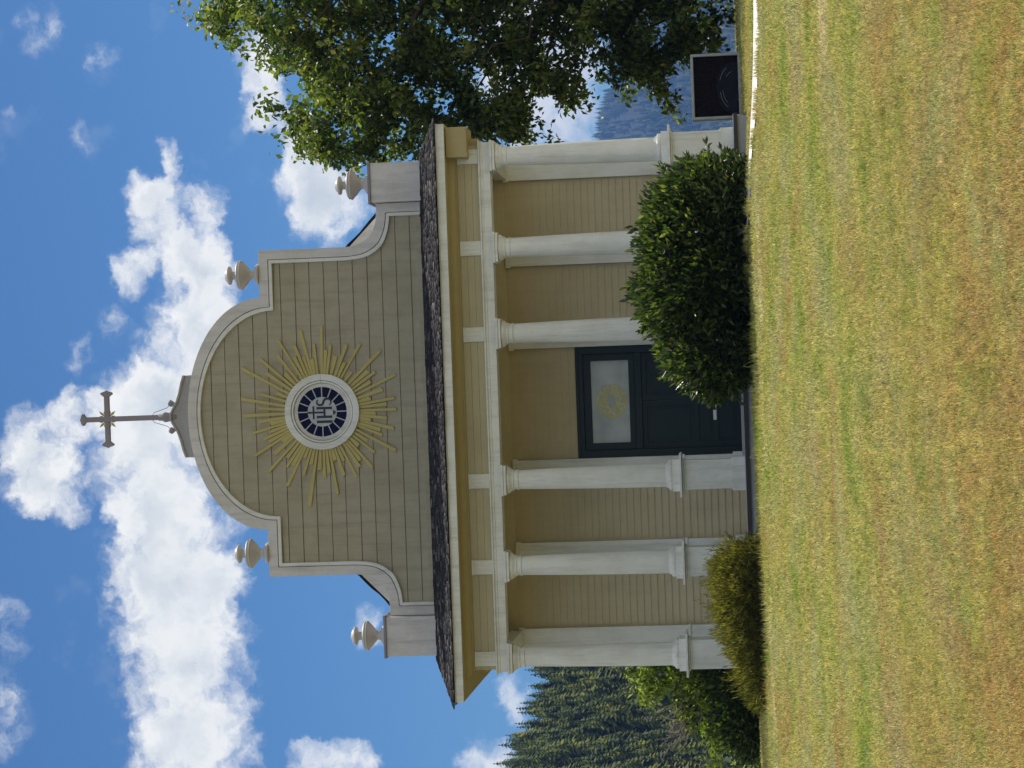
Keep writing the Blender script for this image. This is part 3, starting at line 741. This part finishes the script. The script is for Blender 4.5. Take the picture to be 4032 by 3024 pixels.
# big broad-leaved tree right of the church
TREE = [(11.14,13.72),(9.93,13.7),(9.73,13.3),(10.13,12.86),(9.76,12.69),(9.03,12.59),(9.5,12.39),(9.79,12.07),(9.59,11.71),(9.11,11.85),(8.35,12.25),(8.39,11.76),(9.08,11.24),(8.24,11.15),(7.78,11.54),(7.46,12.1),(7.31,11.8),(7.05,11.5),(6.44,11.28),(6.78,10.84),(6.23,10.62),(6.51,10.12),(6.31,9.64),(6.22,9.04),(6.43,8.43),(6.52,7.82),(6.72,6.97),(6.93,6.37),(6.78,5.65),(6.94,5.17),(6.67,4.52),(7.09,4.69),(7.59,5.15),(8.09,5.61),(8.18,5.12),(7.62,4.55),(7.41,3.96),(7.86,3.47),(8.25,4.05),(8.6,3.92),(8.33,3.22),(7.72,2.88),(7.82,2.64),(8.31,2.8),(8.04,2.16),(7.55,1.82),(7.23,1.42),(7.58,1.35),(8.01,1.69),(8.7,1.19),(8.75,.96),(8.77,.31),(9.06,.12),(9.25,.47),(9.58,-.01),(10.41,.02)]
base = Vector((13.2, 9.6, float(ground(13.2, 9.6))))
T = empty('broadleaf_tree', base, 'large leafy green tree overhanging the right side of the church roof', 'tree')
def branch(mb, p, q, r0, r1, sag=.0, n=7, wob=.12):
    p, q = Vector(p), Vector(q); pts = []; L = (q-p).length
    for i in range(n+1):
        t = i/n; w = Vector((random.gauss(0,1),random.gauss(0,1),random.gauss(0,1)))*wob*L*.12*math.sin(pi*t)
        pts.append(p.lerp(q, t) + w + Vector((0,0,sag*math.sin(pi*t))))
    mb.tube(pts, [r0+(r1-r0)*i/n for i in range(n+1)], 8); return pts
mb = MB(); tr = branch(mb, (0,0,-.3), (.2,.2,12.5), .38, .07, 0, 10, .3)
mb.lathe([(.6,-.3),(.5,0),(.40,.5),(.36,.9)], n=12)
mb.build('trunk', M['bark'], T)
LX = rng.uniform(6, 11.3, 5200); LZ = rng.uniform(-.1, 13.9, 5200)
k = in_poly(TREE + [(11.3,0),(11.3,13.7)], LX, LZ); LX, LZ = LX[k], LZ[k]
gap = (np.sin(LX*3.1+1.7*np.sin(LZ*1.3)) * np.sin(LZ*2.3+1.1*np.sin(LX*2.1)) > .52)
LX, LZ = LX[~gap][:1700], LZ[~gap][:1700]
C1 = np.stack([LX, 9.5+rng.normal(0,1.5,len(LX)), LZ], -1)
n2 = 900; o = unit(rng.normal(0,1,(n2,3)))*(rng.random(n2)**.35)[:,None]*np.array([4.6,4.6,6.8]); C2 = o + np.array([14.2,9.6,7.2]); C2 = C2[C2[:,0] > 11.0]
C = np.concatenate([C1, C2]); Rr = rng.uniform(.22, .5, len(C))
limbs = MB(); limb_n = 0
for i in rng.choice(len(C1), 46, replace=False):
    q = C1[i]-np.array(base); zt = max(1.2, q[2]*rng.uniform(.45,.8)); a = tr[min(int(zt/12.5*10), 9)]
    branch(limbs, a, q, random.uniform(.05,.11), .012, random.uniform(.1,.6), 8, .5)
for i in rng.choice(len(C2), 26, replace=False):
    q = C2[i]-np.array(base); zt = max(1.5, q[2]*.6); a = tr[min(int(zt/12.5*10), 9)]
    branch(limbs, a, q, .1, .015, .3, 7, .5)
limbs.build('limbs', M['bark'], T)
P, D = clump(C - np.array(base), Rr, 40, .75); cl = np.repeat(rng.normal(0,.15,len(C)), 40); ws_ = P + np.array(base)
keep = (ws_[:,0] > 11.1) | in_poly(TREE + [(11.3,0),(11.3,13.7)], ws_[:,0] + rng.normal(0,.10,len(P)), ws_[:,2] + rng.normal(0,.10,len(P)))
thin = np.sin(ws_[:,0]*2.9+1.3*np.sin(ws_[:,2]*1.9))*np.sin(ws_[:,2]*2.7+ws_[:,0]*.9) > np.where(ws_[:,2] < 6.5, .25, .55)
keep &= ~(thin & (rng.random(len(P)) < .8) & (ws_[:,0] < 11.1))
P, D, cl = P[keep], D[keep], cl[keep]
V, F = leaves(P, D*1.2, .18, .58, droop=.35, jitter=.5)
np_mesh('crown', V, [], F, M['maple'], T, {'rnd': np.repeat(np.clip(rng.normal(.46,.20,len(P)) + cl + .10*(P[:,2]-5)/6, 0, 1), 4)})  # clump and height terms put sunlit clumps and crown top into leaf tone

# round glossy shrub in front of the porch
def shrub(name, lobes, npts, mat, label, cat, size, aspect, base, jitter=.55, shell=.32, stems=18, extra=None, droop=0., upb=.45, core=0, sprigs=0, rough=1.):
    o = empty(name, base, label, cat); b0 = np.array(base)
    P = []; D = []; w = np.array([l[3]*l[5] for l in lobes]); w = w/w.sum()
    for (cx,cy,cz,rx,ry,rz), ww in zip(lobes, w):
        n = int(npts*ww*1.6); d = unit(rng.normal(0,1,(n,3))); r = 1-shell*rng.random(n)**1.6
        bump = 1+rough*(.10*np.sin(d[:,0]*9+cx*5)*np.sin(d[:,2]*8+cz*3)+.07*np.sin(d[:,1]*13+d[:,2]*11)+.06*np.sin(d[:,0]*21+d[:,2]*17))+.05*(rng.random(n) > .93)
        p = np.array([cx,cy,cz]) + d*np.array([rx,ry,rz])*(r*bump)[:,None]
        inside = np.zeros(n, bool)
        for (ax,ay,az,bx,by,bz) in lobes:
            if (ax,ay,az) != (cx,cy,cz): inside |= ((((p-np.array([ax,ay,az]))/np.array([bx,by,bz]))**2).sum(1) < .45)
        k = (~inside) & (p[:,2] > ground(p[:,0],p[:,1])+.02); P.append(p[k]); D.append(unit(d[k]*np.array([1,1,1.1]))+np.array([0,0,upb]))
    if core:
        for (cx,cy,cz,rx,ry,rz), ww in zip(lobes, w):
            n = int(core*ww); d = unit(rng.normal(0,1,(n,3)))*(.25+.5*rng.random(n)**.6)[:,None]; p = np.array([cx,cy,cz]) + d*np.array([rx,ry,rz])
            k = p[:,2] > ground(p[:,0],p[:,1]); P.append(p[k]); D.append(unit(d[k])+np.array([0,0,.4]))
    P = np.concatenate(P); D = np.concatenate(D)
    if sprigs:
        o_ = [i for i in range(len(P)) if rng.random() < .5]; pk = rng.choice(o_, sprigs, replace=False); SP = []; SD = []
        for i in pk:
            d = unit(D[i]+rng.normal(0,.35,3)); L = rng.uniform(.10,.34)
            for t in np.linspace(0,1,int(6+L*34)): SP.append(P[i]+d*L*t); SD.append(d+rng.normal(0,.7,3))
        P = np.concatenate([P, np.array(SP)]); D = np.concatenate([D, np.array(SD)])
    V, F = leaves(P-b0, D, size, aspect, droop=droop, jitter=jitter)
    rv = np.clip(rng.normal(.42,.2,len(P)), 0, 1)
    np_mesh('foliage', V, [], F, mat, o, {'rnd': np.repeat(rv, 4)})
    mb = MB()
    for i in rng.choice(len(P), stems, replace=False):
        q = P[i]-b0; branch(mb, (random.uniform(-.15,.15)+q[0]*.25, random.uniform(-.1,.1), -.15), q*.93, .028, .006, .1, 6, .4)
    mb.build('stems', M['bark'], o)
    return o
gy = -3.9
shrub('round_shrub', [(2.70,gy,.62,1.90,1.2,1.36),(1.15,gy,.62,.95,.95,1.08),(4.05,gy,.50,.80,.9,1.12),(.55,gy+.05,.45,.45,.7,.62),(2.15,gy-.1,.84,1.15,1.1,1.24),(3.35,gy+.1,.78,1.0,1.0,1.18),(4.45,gy+.1,.22,.42,.5,.68),(.25,gy,.55,.28,.4,.25),(4.55,gy,.75,.28,.3,.30)],
      21000, M['rhodo'], 'large dark glossy round shrub in front of the right porch columns', 'shrub', .165, .38, (2.6, gy, float(ground(2.6,gy))), stems=60, shell=.42, core=9000, sprigs=90)
gy = -4.0
shrub('feathery_bush', [(-3.75,gy,.20,.80,.7,.58),(-4.5,gy,.12,.72,.7,.54),(-5.2,gy,-.05,.60,.6,.44),(-3.15,gy,.05,.44,.5,.62),(-5.7,gy,-.10,.42,.45,.28),(-3.35,gy+.1,.55,.26,.3,.25),(-4.1,gy,.5,.3,.3,.22)],
      30000, M['juniper'], 'low feathery olive bush in front of the left porch columns', 'bush', .13, .11, (-4.3, gy, float(ground(-4.3,gy))), jitter=.45, shell=.8, stems=40, upb=.9, sprigs=260, rough=1.7)

# small bright-leaved tree left of the church, with bare twigs
LT = [(-7.6,3.9),(-8.3,3.9),(-8.8,3.56),(-9.37,3.23),(-9.1,2.66),(-9.96,2.13),(-10.39,1.58),(-11.1,1.33),(-10.4,1.02),(-11.11,.49),(-11.62,-.1),(-11.8,-.33),(-7.4,-.37),(-7.0,1.0),(-6.9,2.8)]
b0 = Vector((-8.9, 20, float(ground(-8.9, 20))))
S2 = empty('small_tree', b0, 'small bright green leaning tree with bare grey twigs left of the church', 'tree')
mb = MB(); t1 = branch(mb, (0,0,-.2), (-.5,.1,1.4), .14, .09, 0, 5, .4)
for q in ((-2.0,.2,1.0),(-1.3,-.3,2.2),(.3,.2,3.0),(1.0,.1,2.6),(-.4,.3,3.3),(-2.3,.1,.5)): branch(mb, t1[3], q, .07, .015, .15, 7, .6)
mb.build('trunk', M['bark'], S2)
x = rng.uniform(-12,-6.8,3000); z = rng.uniform(-.3,4,3000); k = in_poly(LT, x, z); x, z = x[k], z[k]
g = np.sin(x*4.2+z)*np.sin(z*3.9+.8*x) > .55; x, z = x[~g][:430], z[~g][:430]
C = np.stack([x, 20+rng.normal(0,.8,len(x)), z], -1) - np.array(b0)
P, D = clump(C, rng.uniform(.18,.40,len(C)), 30, .8); V, F = leaves(P, D, .20, .45, droop=.4, jitter=.5)
np_mesh('crown', V, [], F, M['bright'], S2, {'rnd': np.repeat(np.clip(rng.normal(.45,.25,len(P)),0,1), 4)})
mb = MB()
for i in range(26):
    a = (random.uniform(-1.4,-.2), random.uniform(-.9,-.3), random.uniform(1.6,2.4)); q = (a[0]+random.uniform(-1.0,.1), a[1]+random.uniform(-.3,.3), a[2]+random.uniform(.3,1.35))
    branch(mb, a, q, .022, .006, .05, 6, .9)
mb.build('bare_twigs', M['twig'], S2)
# dark undergrowth at the foot of the small tree
shrub('low_bush', [(-9.4,18.6,.25,1.5,.9,.95),(-8.0,18.4,.35,1.1,.8,1.05)], 5200, M['rhodo'], 'dark low bush at the foot of the small bright tree', 'bush', .2, .45, (-8.9, 18.5, float(ground(-8.9,18.5))), stems=16, shell=.5)

# ------------------------------------------------------------------ hills and conifers
def hill_left(x, y):
    u = sst(215, 470, y); ridge = 43.5 + 4*np.sin(x*.046+1.0) + 2*np.sin(x*.12) - .06*(x+62)
    return -14 + (ridge+14)*u*(1-sst(-50, 18, x)) - 14*sst(480, 660, y)
hl = tag(grid('hill', np.linspace(-300, 130, 90), np.linspace(215, 700, 60), hill_left, M['hill']), kind='structure')
def hill_right(x, y):
    u = sst(2900, 5000, y); ridge = 262 + 20*np.sin(x*.005) + 11*np.sin(x*.013+2)
    return -40 + (ridge+40)*u*sst(-260, 100, x) - 90*sst(5000, 5600, y)
hr = tag(grid('far_mountain', np.linspace(-300, 2400, 100), np.linspace(2900, 5600, 60), hill_right, M['hill']), kind='structure')
def conifer(seed, layers=21, per=8):
    r = np.random.default_rng(seed); V = []; T_ = []; A = []
    for k in range(layers):
        t = k/(layers-1); z = .06+.90*t; rad = (.25*(1-t)**.78+.014)
        m_ = per if t < .8 else 5
        for j in range(m_):
            a = 2*pi*(j+r.random()*.8)/m_ + k*.7; q = rad*r.uniform(.45,1.35); w = q*r.uniform(.16,.34)+.006; o = len(V)
            c, s = math.cos(a), math.sin(a); dz = -q*r.uniform(.25,.6)
            V += [(0,0,z+.03), (q*.6*c-w*s, q*.6*s+w*c, z+dz*.55), (q*c, q*s, z+dz), (q*.6*c+w*s, q*.6*s-w*c, z+dz*.55)]
            T_ += [(o,o+1,o+2),(o,o+2,o+3)]; A += [r.uniform(0,1)]*4
    o = len(V); V += [(-.012,0,.0),(.012,0,.0),(0,0,1.0)]; T_ += [(o,o+1,o+2)]; A += [.3]*3
    return np.array(V), np.array(T_), np.array(A)
kinds = [conifer(s) for s in (11,12,13,14)]
def forest(name, xs_, ys_, fz, hs, label, parent=None):
    Vs = []; Ts = []; As = []; off = 0
    for i, (x, y, h) in enumerate(zip(xs_, ys_, hs)):
        V, T_, A = kinds[i % 4]; a = rng.uniform(0, 2*pi); c, s = math.cos(a), math.sin(a); wd = rng.uniform(.8,1.15)
        P = np.stack([(V[:,0]*c-V[:,1]*s)*h*wd+x, (V[:,0]*s+V[:,1]*c)*h*wd+y, V[:,2]*h+float(fz(x,y))-.5], -1)
        Vs.append(P); Ts.append(T_+off); As.append(np.clip(A*.5+rng.uniform(0,.55)*rng.uniform(.3,1), 0, 1)); off += len(V)
    return tag(np_mesh(name, np.concatenate(Vs), [], np.concatenate(Ts), M['fir'], attrs={'rnd': np.concatenate(As)}), label, 'forest', kind='stuff')
n = 2300; fy = rng.uniform(225, 466, n); fx = fy*rng.uniform(-.30,-.08, n)
forest('hillside_forest', fx, fy, hill_left, rng.uniform(6,15,n), 'dense dark green conifer forest covering the hillside left of the church')
n = 1700; fy = rng.uniform(2950, 5060, n); fx = fy*rng.uniform(.085,.21, n)
forest('far_forest', fx, fy, hill_right, rng.uniform(18,36,n), 'hazy blue forest on the far mountain right of the church')
# firs standing out along the left ridge: separate things sharing one mesh per kind
fir0 = None
protos = []
for kd in range(3):
    V, T_, A = kinds[kd]
    me_o = np_mesh('foliage', V, [], T_, M['fir'], attrs={'rnd': A*.5}); protos.append(me_o)
for i in range(26):
    y = 462 + rng.uniform(-12, 9); x = -.118*y - i*.0026*y*1.0 + rng.uniform(-.001,.001)*y
    h = rng.uniform(7, 13); e = empty('fir_tree', (x, y, float(hill_left(x,y))-1), 'dark fir standing against the sky along the ridge of the left hill', 'fir tree', 'firs along the left ridge')
    src = protos[i % 3]
    f = src if i < 3 else src.copy()
    if i >= 3: COL.objects.link(f)
    f.parent = e; f.scale = (h*rng.uniform(.85,1.15), h, h); f.rotation_euler.z = rng.uniform(0, 6)
    mb = MB(); mb.tube([(0,0,0),(0,0,h*.9)], [.2,.04], 6); mb.build('trunk', M['bark'], e)

# ------------------------------------------------------------------ air
m = bpy.data.materials.new('air'); m.use_nodes = True; nt = m.node_tree
nt.nodes.remove(nt.nodes['Principled BSDF'])
pv = nt.nodes.new('ShaderNodeVolumePrincipled'); pv.inputs['Color'].default_value = (.20,.42,.95,1); pv.inputs['Density'].default_value = .00012; pv.inputs['Anisotropy'].default_value = .0
nt.links.new(pv.outputs[0], nt.nodes['Material Output'].inputs['Volume'])
mb = MB(); mb.box(-6200, 6200, -5000, 6200, -110, 420); hz = mb.build('haze', m); tag(hz, kind='stuff')
tag(hz, 'thin bluish haze over the distant hills', 'haze')

# ------------------------------------------------------------------ light and sky
EL, PH = R(57), R(50)                # sun behind the church, well to the right
sd = Vector((math.cos(EL)*math.cos(PH), math.cos(EL)*math.sin(PH), math.sin(EL)))
sun = bpy.data.lights.new('sun', 'SUN'); sun.energy = 5.0; sun.angle = R(.53); sun.color = (1.0,.95,.86)
so = bpy.data.objects.new('sun', sun); COL.objects.link(so); so.rotation_euler = sd.to_track_quat('Z','Y').to_euler(); so.location = (30,10,60)
w = bpy.data.worlds.new('World'); scn.world = w; w.use_nodes = True; nt = w.node_tree
bg = nt.nodes['Background']
sky = nt.nodes.new('ShaderNodeTexSky'); sky.sky_type = 'NISHITA'; sky.sun_disc = False
sky.sun_elevation = EL; sky.sun_rotation = pi/2 - PH; sky.altitude = 700; sky.air_density = 1.0; sky.dust_density = .3; sky.ozone_density = 3.0
tc = nt.nodes.new('ShaderNodeTexCoord')
def mth(op, a, b=None, c=None):
    n = nt.nodes.new('ShaderNodeMath'); n.operation = op
    for i, v in enumerate((a, b, c)):
        if v is None: continue
        if hasattr(v, 'is_linked'): nt.links.new(v, n.inputs[i])
        else: n.inputs[i].default_value = v
    return n.outputs[0]
sep = nt.nodes.new('ShaderNodeSeparateXYZ'); nt.links.new(tc.outputs['Generated'], sep.inputs[0])
X_, Y_, Z_ = sep.outputs
yy = mth('MAXIMUM', mth('ABSOLUTE', Y_), .12)
comb = nt.nodes.new('ShaderNodeCombineXYZ')
nt.links.new(mth('DIVIDE', X_, yy), comb.inputs[0]); nt.links.new(mth('DIVIDE', Z_, yy), comb.inputs[1])
side = mth('MULTIPLY', mth('LESS_THAN', Y_, 0), 3.7); nt.links.new(side, comb.inputs[2])
p = comb.outputs[0]
def vm(op, a, b=None, s=None):
    n = nt.nodes.new('ShaderNodeVectorMath'); n.operation = op
    for i, v in enumerate((a, b)):
        if v is None: continue
        if hasattr(v, 'is_linked'): nt.links.new(v, n.inputs[i])
        else: n.inputs[i].default_value = v
    if s is not None: n.inputs['Scale'].default_value = s
    return n.outputs['Value'] if op in ('DOT_PRODUCT','LENGTH') else n.outputs[0]
def wnoise(scale, det, rough, vec, col=False):
    n = nt.nodes.new('ShaderNodeTexNoise'); n.inputs['Scale'].default_value = scale; n.inputs['Detail'].default_value = det; n.inputs['Roughness'].default_value = rough
    nt.links.new(vec, n.inputs['Vector']); return n.outputs['Color' if col else 'Fac']
dist = vm('SCALE', vm('SUBTRACT', wnoise(55, 5, .6, p, True), (.5,.5,.5)), s=.022)
dist2 = vm('SCALE', vm('SUBTRACT', wnoise(190, 5, .65, p, True), (.5,.5,.5)), s=.006)
pd = vm('ADD', vm('ADD', p, dist), dist2)
BLOBS = [(-0.0297,0.2646,0.0347,0.0265,1.0),(-0.0675,0.2574,0.0306,0.0306,1.0),(-0.0968,0.2543,0.0265,0.0316,1.0),(-0.1301,0.2523,0.0306,0.0296,1.0),(-0.1635,0.2514,0.0224,0.0286,1.0),(-0.0066,0.2701,0.0224,0.0204,1.0),(0.0155,0.2459,0.0286,0.0224,1.0),(0.0422,0.2375,0.0224,0.0153,1.0),(0.061,0.24,0.0163,0.0143,0.9),(0.0763,0.2564,0.0204,0.0153,1.0),(0.0933,0.2643,0.0092,0.0112,0.9),(0.0561,0.271,0.0102,0.0102,0.9),(0.1063,0.2511,0.0092,0.0061,0.8),(0.0858,0.2349,0.0112,0.0082,0.8),(-0.0177,0.3134,0.0173,0.0204,0.9),(-0.0363,0.3227,0.0153,0.0143,0.9),(-0.043,0.3079,0.0122,0.0173,0.8),(-0.0036,0.2957,0.0102,0.0122,0.8),(0.1686,0.3076,0.0133,0.0112,0.55),(0.1547,0.2824,0.0061,0.0092,0.6),(0.0335,0.2804,0.0092,0.0092,0.6),(0.1175,0.2912,0.0082,0.0051,0.5),(-0.101,0.3358,0.0143,0.0102,0.6),(-0.143,0.3363,0.0224,0.0082,0.7),(0.0921,0.1903,0.0214,0.0143,1.0),(0.0854,0.178,0.0153,0.0173,1.0),(0.1302,0.2079,0.0143,0.0102,1.0),(0.1531,0.2092,0.0143,0.0102,1.0),(0.1108,0.1918,0.0143,0.0112,1.0),(0.1281,0.0789,0.0388,0.0265,1.0),(0.1572,0.0861,0.0327,0.0286,1.0),(-0.1668,0.1861,0.0112,0.0194,1.0),(-0.166,0.1184,0.0122,0.0112,1.0),(-0.1375,0.1049,0.0102,0.0082,0.9),(-0.1052,0.1681,0.0092,0.0082,0.8),(0.0194,0.297,0.0082,0.0061,0.5),(0.1316,0.324,0.0041,0.0051,0.5),(0.0668,0.1787,0.0061,0.0082,0.6),(-0.0828,0.2304,0.0122,0.0102,0.7)]
acc = None
for bx, bz, rx, rz, wt in BLOBS:
    wt = wt if wt > .75 else wt*.62
    q = vm('MULTIPLY', vm('SUBTRACT', pd, (bx, bz, 0)), (.80/rx, .80/rz, 40.0))
    v = mth('MULTIPLY', mth('MAXIMUM', mth('SUBTRACT', 1.0, vm('DOT_PRODUCT', q, q)), 0), wt)
    acc = v if acc is None else mth('ADD', acc, v)
# unseen clouds over the rest of the sky, added as neutral fill light
ax = mth('ABSOLUTE', comb.outputs[0]) if False else None
sp = nt.nodes.new('ShaderNodeSeparateXYZ'); nt.links.new(p, sp.inputs[0])
out_x = mth('SUBTRACT', mth('ABSOLUTE', sp.outputs[0]), .19); out_z = mth('SUBTRACT', sp.outputs[1], .36)
outm = mth('MULTIPLY', mth('MAXIMUM', mth('MAXIMUM', out_x, out_z), mth('SUBTRACT', side, 3)), 12); outm = mth('MINIMUM', mth('MAXIMUM', outm, 0), 1)
gen = mth('MULTIPLY', mth('MULTIPLY', mth('MAXIMUM', mth('SUBTRACT', wnoise(1.9, 6, .55, tc.outputs['Generated']), .43), 0), 9.0), outm)
acc = mth('ADD', acc, gen)
fb = wnoise(80, 7, .55, pd)
dens = mth('ADD', acc, mth('MULTIPLY', mth('MULTIPLY', mth('SUBTRACT', fb, .5), 2.0), mth('MINIMUM', mth('ADD', mth('MULTIPLY', acc, 2.5), .12), 1)))
mr = nt.nodes.new('ShaderNodeMapRange'); mr.interpolation_type = 'SMOOTHSTEP'; nt.links.new(dens, mr.inputs[0]); mr.inputs[1].default_value = .03; mr.inputs[2].default_value = 1.25
# very faint veil
veil = mth('MULTIPLY', mth('MAXIMUM', mth('SUBTRACT', wnoise(22, 5, .6, p), .57), 0), .55)
mask = mth('MINIMUM', mth('ADD', mr.outputs[0], veil), 1)
thick = nt.nodes.new('ShaderNodeMapRange'); nt.links.new(mth('ADD', mth('MULTIPLY', acc, .35), wnoise(42, 4, .5, pd)), thick.inputs[0]); thick.inputs[1].default_value = .60; thick.inputs[2].default_value = 1.32
ccol = ramp(nt, thick.outputs[0], [(0,(1.08,1.07,1.03)),(.4,(.98,.99,.97)),(1,(.58,.65,.72))])
tint = mixc(nt, 1., sky.outputs[0], (.038,.061,.081), 'MULTIPLY')
fin = mixc(nt, mask, tint, ccol)
nt.links.new(fin, bg.inputs['Color']); bg.inputs['Strength'].default_value = 1.0

# ------------------------------------------------------------------ camera (turned on its side, as the photograph is)
F, ROLL = 4900.0, R(2.05); TH = math.atan(494/F)
X = Vector((1,0,0)); fw = Vector((0,math.cos(TH),math.sin(TH))); U = Vector((0,-math.sin(TH),math.cos(TH)))
right = X*math.cos(ROLL) - U*math.sin(ROLL); up = X*math.sin(ROLL) + U*math.cos(ROLL)
cx_, cy_, cz_ = -up, right, -fw
cam = bpy.data.cameras.new('camera'); co = bpy.data.objects.new('camera', cam); COL.objects.link(co)
mw = Matrix((cx_, cy_, cz_)).transposed().to_4x4(); mw.translation = Vector((.49, -49, .08)); co.matrix_world = mw
cam.sensor_fit = 'HORIZONTAL'; cam.sensor_width = 36; cam.lens = 36*F/2212; cam.clip_start = .1; cam.clip_end = 12000
scn.camera = co
vs_ = scn.view_settings; vs_.view_transform = 'Standard'; vs_.look = 'None'; vs_.exposure = 0; vs_.gamma = 1
